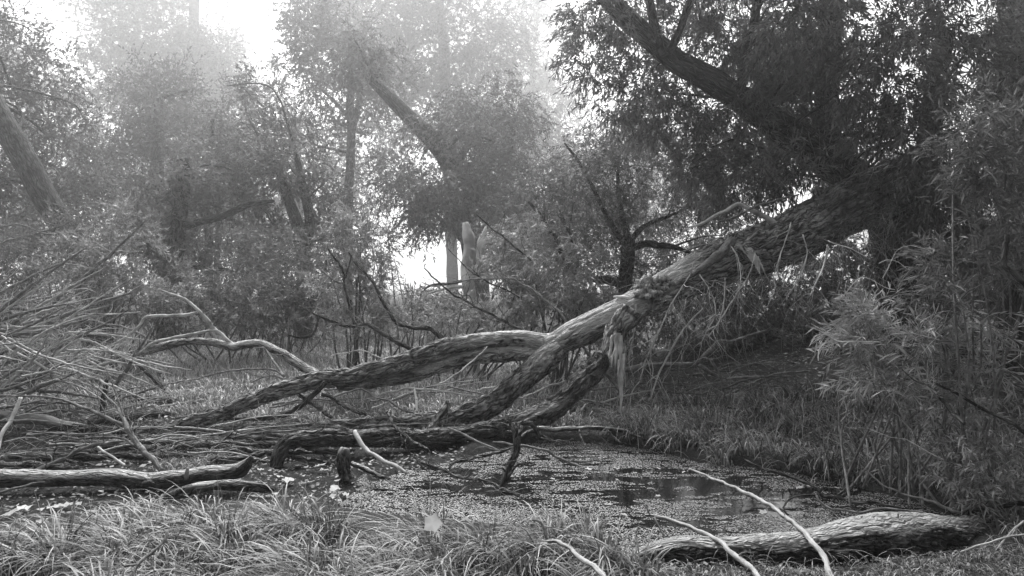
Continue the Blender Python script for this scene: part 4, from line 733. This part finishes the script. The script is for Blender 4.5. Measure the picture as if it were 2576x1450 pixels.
for k, (lb, bl) in enumerate([('dim bush below the leaning tree', [(60, 700, 110, 90, 14, 1), (-20, 640, 90, 100, 15, 1), (150, 600, 90, 70, 15, 1), (60, 800, 120, 50, 13.5, .8)]),
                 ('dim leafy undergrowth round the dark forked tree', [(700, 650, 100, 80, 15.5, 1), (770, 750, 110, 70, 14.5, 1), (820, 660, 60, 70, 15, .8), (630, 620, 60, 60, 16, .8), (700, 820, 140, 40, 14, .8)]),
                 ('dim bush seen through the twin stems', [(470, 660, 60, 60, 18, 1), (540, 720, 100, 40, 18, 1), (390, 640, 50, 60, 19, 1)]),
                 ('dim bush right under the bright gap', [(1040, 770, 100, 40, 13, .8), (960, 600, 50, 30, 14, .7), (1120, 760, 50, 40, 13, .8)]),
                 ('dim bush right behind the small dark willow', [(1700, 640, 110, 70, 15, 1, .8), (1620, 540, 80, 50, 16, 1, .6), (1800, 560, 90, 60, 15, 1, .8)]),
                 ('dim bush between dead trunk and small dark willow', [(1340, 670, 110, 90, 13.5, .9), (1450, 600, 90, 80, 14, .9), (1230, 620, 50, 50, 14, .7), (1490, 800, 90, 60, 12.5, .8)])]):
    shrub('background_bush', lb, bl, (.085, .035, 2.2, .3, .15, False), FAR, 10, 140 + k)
# the standing willow that overhangs everything
bigw = tree('standing_willow', 'huge dark willow overhanging the pond bank with a slanting main limb',
     [TP('2330,960,80 2310,800,76 2290,650,72 2240,540,60 2150,455,48 2060,390,42 1960,322,36 1880,262,33 1790,198,31 1700,150,29 1600,65,25 1500,-30,21 1400,-140,16', 11, 9.6), TP('2110,450,30 2085,330,28 2080,200,27 2085,60,26 2095,-100,22', 10.8, 10.2),
      TP('1672,140,12 1650,80,11 1635,10,10 1625,-60,8', 9.8), TP('1680,135,10 1715,60,9 1740,-10,8 1750,-60,7', 9.8), TP('1860,255,12 1880,150,11 1900,40,10 1910,-60,8', 10), TP('2010,365,9 1950,340,8 1900,300,6 1850,240,4', 10.0, 9.4),
      TP('2300,620,30 2330,420,28 2350,250,24 2380,80,20', 11, 10)],
     [(1560, 110, 140, 100, 10.3, .7, .75), (1480, 40, 100, 60, 9.4, .6, .55), (1470, 170, 80, 60, 9.3, .5, .55), (1620, 220, 110, 80, 10.3, .7, .8), (1560, 290, 80, 50, 9.3, .5, .6), (1700, 310, 120, 80, 10.3, .7, .9), (1800, 90, 150, 110, 10.5, .8), (1830, 330, 110, 100, 10.5, .7), (1950, 190, 160, 150, 10.4, .8),
      (2080, 60, 180, 110, 8.8, .8), (2230, 180, 170, 130, 8.6, .8), (2080, 330, 160, 90, 10.9, .7), (2400, 60, 150, 80, 8.4, .7, .55), (2430, 200, 130, 60, 8.4, .7, .45), (2320, 340, 170, 90, 8.6, .8), (2200, 460, 150, 70, 10.8, .8), (2380, 480, 160, 90, 8.8, .8), (2480, 340, 110, 60, 8.2, .6, .45), (2340, 620, 120, 80, 9.6, .7), (1760, 430, 90, 50, 10, .6, .8), (1880, 440, 110, 60, 9.8, .7), (1990, 440, 100, 60, 9.3, .6), (1800, 500, 80, 40, 10.5, .7, .8), (2010, 180, 70, 160, 10.6, .5),
      (1700, -110, 260, 100, 9.6, 1, .8), (2200, -140, 420, 110, 8.8, 1.2), (2650, 250, 120, 350, 8.5, 1.2)],
     (.115, .022, 2.3, .28, .45, True), WIL, DK, limbs=60, limb_r=.035, seed=60, sides=40, bark_d=.012, gap=.08)
tree('edge_tree', 'dark straight trunk half hidden by shrub leaves', [TP('2570,980,44 2560,700,42 2552,500,39 2550,300,36 2548,80,32 2545,-200,28', 10)], [(2540, 120, 60, 120, 9.2, .5), (2520, 480, 90, 70, 9.6, .6), (2500, 620, 110, 70, 9.2, .6), (2470, 560, 90, 60, 9.4, .6)], (.10, .02, 2.2, .25, .4, True), WIL, DK, limbs=8, limb_r=.03, seed=61, sides=24)
# dead vines hanging under the standing willow
for k in range(34):
    rg_ = np.random.default_rng(400 + k); x = rg_.uniform(1900, 2080); y = rg_.uniform(300, 420); 
    tw = rand_twig(P(x, y, 9.4 + rg_.normal() * .2), [rg_.normal() * .15, 0, -1], rg_.uniform(.5, 1.1), .006, rg_, .5, 8, .35)
    tube('hanging_shoot', tw, M['bark_grey'], bigw, sides=4, step=.08, caps=False)
# unseen wood behind and beside the camera, leaf quads added to cut sky light
rgw = np.random.default_rng(900); nw = 45000; ca = rgw.uniform(0, 2 * np.pi, 260); cr_ = rgw.uniform(8, 22, 260); cx_, cy2 = np.cos(ca) * cr_, np.sin(ca) * cr_
ok = (cy2 < -3) | (np.abs(cx_) > 1.15 * cy2 + 7.5); ok &= cy2 < 17
cx_, cy2 = cx_[ok], cy2[ok]; nt_ = len(cx_); pk = rgw.integers(nt_, size=nw); hgt2 = rgw.uniform(0, 1, nw) ** .8 * 11
pw = np.c_[cx_[pk] + rgw.normal(size=nw) * 1.0, cy2[pk] + rgw.normal(size=nw) * 1.0, hgt2]
pw = pw[(pw[:, 1] < -2) | (np.abs(pw[:, 0]) > .95 * pw[:, 1] + 5.5)]
V, Fc, tn = leaves_geo(pw, rgw.normal(size=pw.shape), .42, .2, rgw, True)
tag(mesh_obj('unseen_shade_woods', V, Fc, FAR, tone=tn), 'unseen leafy wood added behind and beside the camera to shade the clearing', 'woods', kind='stuff')
# near shrub
NB = (.10, .013, 1.1, .19, .06, True)
ns = shrub('leafy_shrub', 'long-leaved willow shrub bright against the dark bank', [(2190, 800, 50, 35, 5.4, .2, 1.5), (2260, 850, 70, 45, 5.3, .3, 1.1), (2170, 850, 40, 25, 5.4, .2, 1.2), (2330, 900, 80, 60, 5.2, .4), (2230, 960, 60, 25, 5.3, .3, .4), (2400, 820, 90, 70, 5.3, .4, .8), (2480, 900, 90, 80, 5.2, .4)], NB, M['leaf_shrub'], 16, 70, sr=.011, stem_mat=M['bark_grey'], gap=0, per=10)
shrub('leafy_shrub', 'tall leafy shrub climbing in front of the dark edge trunk', [(2430, 650, 80, 40, 5.0, .3, .7), (2510, 700, 90, 70, 5.0, .4, .8), (2420, 740, 70, 45, 5.0, .4, .8), (2530, 560, 70, 50, 5.0, .3, .6), (2540, 420, 60, 70, 5.0, .3, .45), (2470, 430, 50, 40, 5.0, .3, .4), (2540, 300, 50, 60, 5, .3, .35), (2450, 330, 50, 30, 5, .3, .3)], NB, M['leaf_mid'], 12, 71, sr=.011, stem_mat=M['bark_grey'], gap=0, per=10)
shrub('tangled_shrub', 'tangled half-bare shrub sprawling over the grass bank', [(2450, 1060, 130, 80, 5.0, .5, .6), (2350, 1000, 90, 60, 5.3, .5, .6), (2520, 1150, 90, 90, 4.8, .4, .6), (2300, 1100, 90, 60, 5.6, .4, .4), (2420, 1180, 90, 60, 5.0, .4, .35)], (.06, .014, 1.0, .16, .2, True), M['leaf_near'], 26, 72, sr=.009, stem_mat=M['bark_grey'], gap=0)
rg = np.random.default_rng(77)
for k in range(60):
    x = rg.uniform(2180, 2576); y = rg.uniform(700, 1200); D = rg.uniform(4.8, 5.6)
    tw = rand_twig(P(x, y, D), [rg.normal(), rg.normal() * .3, rg.normal() * .5 + .2], rg.uniform(.3, .75), rg.uniform(.002, .0045), rg, .35, 8, .6)
    tube('bare_shoot', tw, M['twig'] if k % 3 == 0 else M['bark_grey'], ns, sides=4, step=.06, caps=False)
for s_, r_ in [('1800,330,20 1795,400,20 1790,450,19 1780,530,19 1790,565,19 1850,600,20 1931,680,20 2010,760,20', (3, 1))]: 
    tube('stem', path(s_, 4.6, 4.5, r_), M['bark_dark'], ns, sides=16, bark=.004, cell=.014, wob=.3)
for s_ in ['1230,-20,7 1330,30,9 1400,60,10 1500,120,11 1600,180,12 1680,220,13 1750,250,13 1830,290,14 1900,340,14 1990,420,14', '1300,110,14 1340,140,16 1380,200,16 1430,250,16 1480,300,12', '1000,-120,4 1100,-30,5 1200,10,6 1280,80,6']:
    tube('stem', path(s_, 5.0, 4.6, (3, 2)), M['bark_dark'], ns, sides=10, wob=.3)
for s_ in ['450,370,4 520,400,4 600,420,4 680,460,4 780,520,3', '560,800,3 680,660,3 760,655,3 880,720,3 960,740,3', '840,540,3 900,515,3 980,530,3 1050,585,2', '385,1045,4 450,1085,4 530,1130,4 650,1130,4 850,1135,4', '530,1110,3 430,1145,4 385,1200,4 380,1275,3', '450,400,5 435,500,5 400,610,6 360,690,5 320,785,4']:
    tube('bare_shoot', path(s_, 5.3, 5.2, (3, 1)), M['twig'], ns, sides=5, wob=.3)

# ------------------------------------------------------------------ grass, duckweed, litter
def blades(name, XY, hgt, wid, rg, lean, spread, mat, seg=4, label='', cat='grass', droop=1.0, az=None, tone_s=1.0):
    n_ = len(XY); z = ground_h(XY[:, 0], XY[:, 1]) - .01; base = np.c_[XY, z]
    if az is None: a = rg.uniform(0, 2 * np.pi, n_)
    else: a = az + rg.normal(size=n_) * .5
    dh = np.stack([np.cos(a), np.sin(a)], 1) * spread * rg.uniform(.3, 1.2, (n_, 1)) + np.array(lean)[None] * rg.uniform(.5, 1.4, (n_, 1))
    L = hgt * rg.uniform(.55, 1.25, n_); t = np.linspace(0, 1, seg + 1)
    hx_ = (L[:, None] * t[None] ** 1.4)[..., None] * dh[:, None]
    vz = L[:, None] * (1.0 * t - droop * rg.uniform(.35, .85, (n_, 1)) * t ** 2.4)
    pos = np.concatenate([base[:, None, :2] + hx_, (base[:, 2:3] + vz)[..., None]], 2)
    wd = unit(np.stack([-dh[:, 1], dh[:, 0]], 1) + rg.normal(size=(n_, 2)) * .3); wd = np.c_[wd, rg.normal(size=n_) * .15]
    W = (wid * rg.uniform(.6, 1.3, n_))[:, None, None] * (1 - t ** 2.2)[None, :, None] * .5 + .0003
    A = pos - wd[:, None] * W; B_ = pos + wd[:, None] * W
    V = np.stack([A, B_], 2).reshape(n_, -1, 3); k = 2 * (seg + 1); i = np.arange(n_)[:, None] * k
    Fs = np.vstack([i + np.array([[2 * s, 2 * s + 1, 2 * s + 3, 2 * s + 2]]) for s in range(seg - 1)]) if seg > 1 else np.zeros((0, 4), int)
    Ft = i + np.array([[2 * seg - 2, 2 * seg - 1, 2 * seg]])
    tn = np.repeat(rg.beta(1.6, 2, n_) * tone_s, k)
    TRI[0] += len(Fs) * 2 + len(Ft)
    o = mesh_obj(name, V.reshape(-1, 3), [Fs, Ft] if len(Fs) else [Ft], mat, tone=tn); return tag(o, label, cat, kind='stuff')
def scatter(poly, n_, rg, clumpy=.0, cs=.35):
    lo, hi = poly.min(0), poly.max(0); out_ = []
    while sum(len(a) for a in out_) < n_:
        q_ = rg.uniform(lo, hi, (n_ * 2, 2)); q_ = q_[sdist(poly, q_[:, 0], q_[:, 1]) > 0]
        q_ = q_[sdist(POND, q_[:, 0], q_[:, 1]) < .02]
        if clumpy: q_ = q_[fbm(q_[:, 0] / cs, q_[:, 1] / cs, 0, 2, 77) > rg.uniform(-.5, clumpy, len(q_))]
        out_.append(q_)
    return np.vstack(out_)[:n_]
rg = np.random.default_rng(11)
# sedge tussocks at the water's edge, near the camera
G1 = poly_px([(-250, 1420), (150, 1375), (330, 1325), (520, 1320), (800, 1335), (900, 1350), (1150, 1365), (1380, 1360), (1530, 1380), (1600, 1420), (1700, 1700), (1500, 1850), (-300, 1850)])
tc_ = scatter(G1, 135, rg); per_ = 115; idx = np.repeat(np.arange(len(tc_)), per_); off = rg.normal(size=(len(idx), 2)) * .05
XY = tc_[idx] + off; az = np.arctan2(off[:, 1], off[:, 0]); hh = (.26 + .26 * rg.uniform(size=len(tc_)))[idx]
ts_ = rg.uniform(.45, 1.25, len(tc_))[idx]; ok = sdist(POND, XY[:, 0], XY[:, 1]) < .05; XY, az, hh, ts_ = XY[ok], az[ok], hh[ok], ts_[ok]
blades('sedge_grass', XY, hh, .0095, rg, (-.3, -.1), .8, M['grass'], 6, 'long arching sedge tussocks between the mud and the camera', 'grass', 1.25, az, ts_)
XY = scatter(G1, 5000, rg); blades('short_grass', XY, .16, .008, rg, (-.2, -.1), .5, M['grass'], 3, 'short grass growing between the sedge tussocks', 'grass', 1.0)
G1b = poly_px([(1560, 1440), (1750, 1425), (2100, 1440), (2300, 1420), (2620, 1385), (2900, 1500), (2900, 1850), (1500, 1850)])
XY = scatter(G1b, 9000, rg, .2, .12); blades('short_grass', XY, .08, .006, rg, (-.1, 0), .8, M['grass'], 3, 'short tufty grass below the pale-topped log', 'grass', 1.1)
XY = scatter(G1b, 1200, rg, .2, .15); blades('sedge_grass', XY, .2, .004, rg, (-.3, 0), .7, M['grass'], 5, 'sparse long grass arching over the short turf', 'grass', 1.3)
# dead stalks and broad weeds that break up the sedge
XY = scatter(G1, 260, rg); blades('dead_stalks', XY, .42, .006, rg, (0, 0), .25, M['twig'], 4, 'scattered dead pale stalks standing in the sedge', 'stalks', .35)
XY = scatter(G1, 500, rg, .1, .3); blades('broad_weeds', XY, .13, .028, rg, (0, 0), .8, M['leaf_mid'], 4, 'low broad-leaved weeds between the sedge tussocks', 'weeds', 1.0)
# the bank beyond the pond
XY = scatter(np.array([[3.0, 4.6], [3.4, 2.6], [10, 3], [13, 10], [6.5, 9], [4.5, 7.4]]), 9000, rg, .1, .6); blades('bank_grass', XY, .26, .012, rg, (-.1, 0), .7, M['grass'], 3, 'patchy grass under and beside the shrubs', 'grass', 1.1)
G2 = poly_px([(1590, 1130), (1500, 1060), (1560, 1030), (1750, 1025), (1980, 1020), (2200, 1010), (2500, 1080), (2620, 1230), (2420, 1290), (2260, 1270), (2060, 1220), (1860, 1182), (1700, 1160)])
tc_ = scatter(G2, 230, rg); idx = np.repeat(np.arange(len(tc_)), 68); off = rg.normal(size=(len(idx), 2)) * .075; XY = tc_[idx] + off
ts_ = rg.uniform(.4, 1.3, len(tc_))[idx]; ok = sdist(POND, XY[:, 0], XY[:, 1]) < .1; XY = XY[ok]; off = off[ok]; ts_ = ts_[ok]
blades('bank_grass', XY, .28 * rg.uniform(.5, 1.7, 400)[idx][ok], .011, rg, (-.25, -.15), .6, M['grass'], 4, 'lush arching grass on the far bank of the pond', 'grass', 1.2, np.arctan2(off[:, 1], off[:, 0]), ts_)
XY = scatter(G2, 220, rg); blades('dead_stalks', XY, .45, .007, rg, (0, 0), .35, M['twig'], 4, 'dead pale stalks standing in the bank grass', 'stalks', .5)
# meadow grass beyond the fallen limbs
G3 = np.array([[-9, 8.8], [-4.5, 8.8], [-3.4, 8.0], [-1.5, 7.7], [.2, 7.4], [.9, 7.2], [1.1, 8.0], [1.1, 9.6], [1.3, 11], [1.5, 14], [0, 17], [-10, 17]])
tc_ = scatter(G3, 1000, rg); idx = np.repeat(np.arange(len(tc_)), 36); off = rg.normal(size=(len(idx), 2)) * .13; XY = tc_[idx] + off
ok = sdist(POND, XY[:, 0], XY[:, 1]) < .0; ts_ = rg.uniform(.4, 1.3, len(tc_))[idx][ok]; hx2 = rg.uniform(.6, 1.5, len(tc_))[idx][ok]; XY = XY[ok]; off = off[ok]; hh = .26 * hx2 + .1 * fbm(XY[:, 0] / 1.3, XY[:, 1] / 1.3, 0, 2, 4)
blades('meadow_grass', XY, hh, .014, rg, (-.1, 0), .6, M['grass_far'], 3, 'pale meadow grass between the fallen limbs and the shrubs', 'grass', 1.1, np.arctan2(off[:, 1], off[:, 0]), ts_)
G4 = np.array([[-14, 16], [3, 16], [9, 24], [-18, 30]]); XY = scatter(G4, 9000, rg)
blades('far_grass', XY, .4, .02, rg, (0, 0), .4, M['grass_far'], 2, 'far rough grass under the misty trees', 'grass', .8)
G5 = poly_px([(330, 1130), (480, 1100), (600, 1110), (560, 1160), (470, 1190), (380, 1180)]); XY = scatter(G5, 2200, rg, .2, .2)
blades('tuft_grass', XY, .2, .005, rg, (0, -.1), .7, M['grass'], 4, 'loose grass tuft beside the bare bough', 'grass', 1.2)
# weeds and seedlings at the back
for k, (x, y, D, n_, h_) in enumerate([(600, 860, 12.5, 1500, .8), (1000, 850, 10.5, 1200, .7), (1250, 870, 10.2, 1300, .7), (420, 850, 12.5, 1200, .7)]):
    c = P(x, y, D); n_ //= 2; XY = np.c_[c[0] + rg.normal(size=n_) * 1.1, c[1] + rg.normal(size=n_) * .8]
    blades('tall_weeds', XY, h_ * .6, .012, rg, (0, 0), .5, M['grass_far'], 3, ['tall weeds below the dark forked tree', 'tall weeds below the feathery shrub', 'tall weeds by the bleached trunk', 'tall weeds in front of the low bush'][k], 'weeds', .5)

# duckweed
nW = 190000; lo, hi = POND.min(0) - .4, POND.max(0) + .4; q_ = rg.uniform(lo, hi, (nW, 2)); x, y = q_.T
sp = sdist(POND, x, y); hgt_ = ground_h(x, y)
wx = x + .12 * fbm(x / .3, y / .2, 5, 2, 30); wy = y + .05 * fbm(x / .25, y / .15, 6, 2, 29)
dens = .26 + 1.1 * fbm(wx / .6 + 3, wy / .22, 0, 3, 31) + 1.5 * fbm(wx / .16, wy / .045, 0, 3, 32) + .5 * np.clip(1 - sp / .4, 0, 1)
open_ = np.exp(-(((x - 1.05) / 1.1) ** 2 + ((y - 5.7) / .5) ** 2)) + .8 * np.exp(-(((x - 1.9) / .7) ** 2 + ((y - 5.2) / .45) ** 2)) + .6 * np.exp(-(((x + .65) / .35) ** 2 + ((y - 5.65) / .15) ** 2))
dens = dens - .48 * open_
ok = (hgt_ < WATER_Z + .004) & (dens > rg.uniform(-.12, .18, nW)); x, y = x[ok], y[ok]; n_ = len(x)
a = rg.uniform(0, 2 * np.pi, n_); s_ = rg.uniform(.0035, .0085, n_)
ang = a[:, None] + np.array([0, 1.4, 3.0, 4.7])[None] ; rad = s_[:, None] * rg.uniform(.7, 1.2, (n_, 4))
V = np.stack([x[:, None] + np.cos(ang) * rad, y[:, None] + np.sin(ang) * rad, WATER_Z + .0015 + rg.uniform(0, .004, (n_, 4))], 2).reshape(-1, 3)
tag(mesh_obj('duckweed', V, np.arange(n_ * 4).reshape(-1, 4), M['weed'], tone=np.repeat(rg.uniform(0, 1, n_), 4)), 'patchy duckweed floating on black pond water', 'duckweed', kind='stuff'); TRI[0] += n_ * 2
# leaf litter: mud and bank
def litter(name, poly, n_, size, label, seed, lift=.01, mat='litter', pond=True):
    rg_ = np.random.default_rng(seed); lo, hi = poly.min(0), poly.max(0); q_ = rg_.uniform(lo, hi, (n_ * 3, 2)); q_ = q_[sdist(poly, q_[:, 0], q_[:, 1]) > -.05][:n_]
    q_ = q_[sdist(POND, q_[:, 0], q_[:, 1]) < .05] if pond else q_
    m_ = len(q_); z = np.maximum(ground_h(q_[:, 0], q_[:, 1]), WATER_Z) + .014 + rg_.uniform(.002, lift, m_); a_ = rg_.uniform(0, 6.28, m_); L = size * rg_.uniform(.5, 1.3, m_); 
    d = np.stack([np.cos(a_), np.sin(a_)], 1); e = np.stack([-d[:, 1], d[:, 0]], 1); c = np.c_[q_, z]
    pts = [np.c_[q_ - d * L[:, None] * .5, z + rg_.uniform(0, .3, m_) * L], np.c_[q_ + e * L[:, None] * .28, z], np.c_[q_ + d * L[:, None] * .5, z + rg_.uniform(0, .4, m_) * L], np.c_[q_ - e * L[:, None] * .28, z + rg_.uniform(0, .3, m_) * L]]
    V = np.stack(pts, 1).reshape(-1, 3); tag(mesh_obj(name, V, np.arange(m_ * 4).reshape(-1, 4), M[mat], tone=np.repeat(rg_.beta(1.2, 2.5, m_), 4)), label, 'leaf litter', kind='stuff'); TRI[0] += 2 * m_
litter('leaf_litter', MUD, 9000, .035, 'soaked dark leaf litter covering the black mud', 1)
litter('pale_litter', MUD, 420, .06, 'curled pale leaf scraps scattered on the black mud', 6, .02, 'paleleaf')
litter('leaf_litter', np.array([[1.5, 7.4], [9, 7.0], [12, 15], [6, 17], [2.2, 13]]), 16000, .06, 'dry leaf litter on the dark slope of the bank', 2, .03)
litter('leaf_litter', np.array([[3.2, 2.5], [14, 2.5], [18, 14], [8, 14], [4, 7.5]]), 9000, .09, 'leaf litter under the shrubs beside the pond', 8, .03)
litter('leaf_litter', G1b, 3000, .03, 'bits of leaf litter in the short turf', 3)
litter('leaf_litter', np.array([[-6, 7], [2, 7], [2, 16], [-8, 16]]), 8000, .06, 'scattered litter between meadow grass', 4, .02)
# pale fallen leaves: each a thing
def lobed(size, seed):
    rg_ = np.random.default_rng(seed); k = 15; th = np.linspace(0, 2 * np.pi, k, endpoint=False); r = size * (.55 + .45 * np.abs(np.cos(th * 2.5))) * rg_.uniform(.8, 1.1, k)
    V = [[0, 0, size * .1]] + [[math.cos(t) * q, math.sin(t) * q * .8, size * rg_.uniform(-.05, .35) * (q / size)] for t, q in zip(th, r)]
    return np.array(V), np.array([[0, 1 + i, 1 + (i + 1) % k] for i in range(k)])
LM = []
for k in range(5):
    V, Fc = lobed(.055, k); o = mesh_obj('fallen_leaf', V, Fc, M['paleleaf'], tone=np.random.default_rng(k).uniform(0, 1, len(V))); LM.append(o)
spots = [(726, 1210, 1.5), (705, 1200, 1.0), (842, 1230, 1.3), (800, 1172, .8), (690, 1165, .8), (750, 1172, .9), (665, 1155, .9), (770, 1175, .6), (655, 1182, .8), (830, 1145, .7), (936, 1160, .8), (928, 1108, .6), (135, 1278, 1.6), (165, 1272, 1.3), (60, 1280, 1.3), (105, 1312, 1.0), (30, 1290, 1.1), (246, 1158, .8), (8, 1150, 1.0),
         (380, 1165, .7), (500, 1160, .9), (540, 1158, .9), (1335, 1108, 1.3), (1550, 1179, .9), (1480, 1181, .9), (1597, 1190, .5), (1657, 1179, .6), (1788, 1184, .5), (1552, 1207, .4), (1528, 1270, .7), (1655, 1248, .5), (1570, 1295, .6), (1824, 1315, .6), (1984, 1318, .5), (1337, 1148, .6), (2036, 1222, .7), (2106, 1228, .7), (2010, 1228, .8), (1920, 1290, .9), (1490, 1242, .5), (1390, 1205, .5), (1720, 1188, .5), (1960, 1200, .5), (870, 1245, .9), (610, 1165, .7)]
for k, (x, y, s) in enumerate(spots):
    src = LM[k % 5]; o = src if k < 5 else src.copy()
    if k >= 5: C.link(o)
    D = gd(y) * .97 + .12; p_ = P(x, y, D); z = max(float(ground_h(p_[0], p_[1])), WATER_Z) + (.006 if x > 1300 else .03); D = (CAM_H - z) * F / (y - 725); p_ = P(x, y, D)
    o.location = (p_[0], p_[1], z); o.scale = (s * .85, s * .85, s * .85); o.rotation_euler = (rng.normal() * .15, rng.normal() * .15, rng.uniform(0, 6.28))
    wet = x > 1300
    tag(o, ('large' if s > .75 else 'small') + ' pale lobed leaf floating ' + ('on the dim far right of the pond' if x > 1900 else 'among the duckweed') if wet else ('large' if s > .85 else 'small') + (' pale curled leaf on the mud before the barkless log' if x < 400 else ' pale curled leaf on the mud between log and stump'), 'leaf', 'pale leaves on the water' if wet else 'pale leaves on the mud')
V, Fc = lobed(.075, 99); rot = V[:, [0, 2, 1]] * [.8, .5, 1.0]
o = mesh_obj('fallen_leaf', rot, Fc, M['paleleaf'], tone=np.random.default_rng(5).uniform(0, 1, len(V))); p_ = P(1088, 1318, 3.75); o.location = p_; tag(o, 'large pale lobed leaf caught upright in the sedge', 'leaf')
print('foliage tris', TRI[0], 'all', sum(sum(len(p.vertices) - 2 for p in []) or len(o.data.loops) - 2 * len(o.data.polygons) for o in C if o.type == 'MESH' and o.name != 'x'), 'objects', len(C))
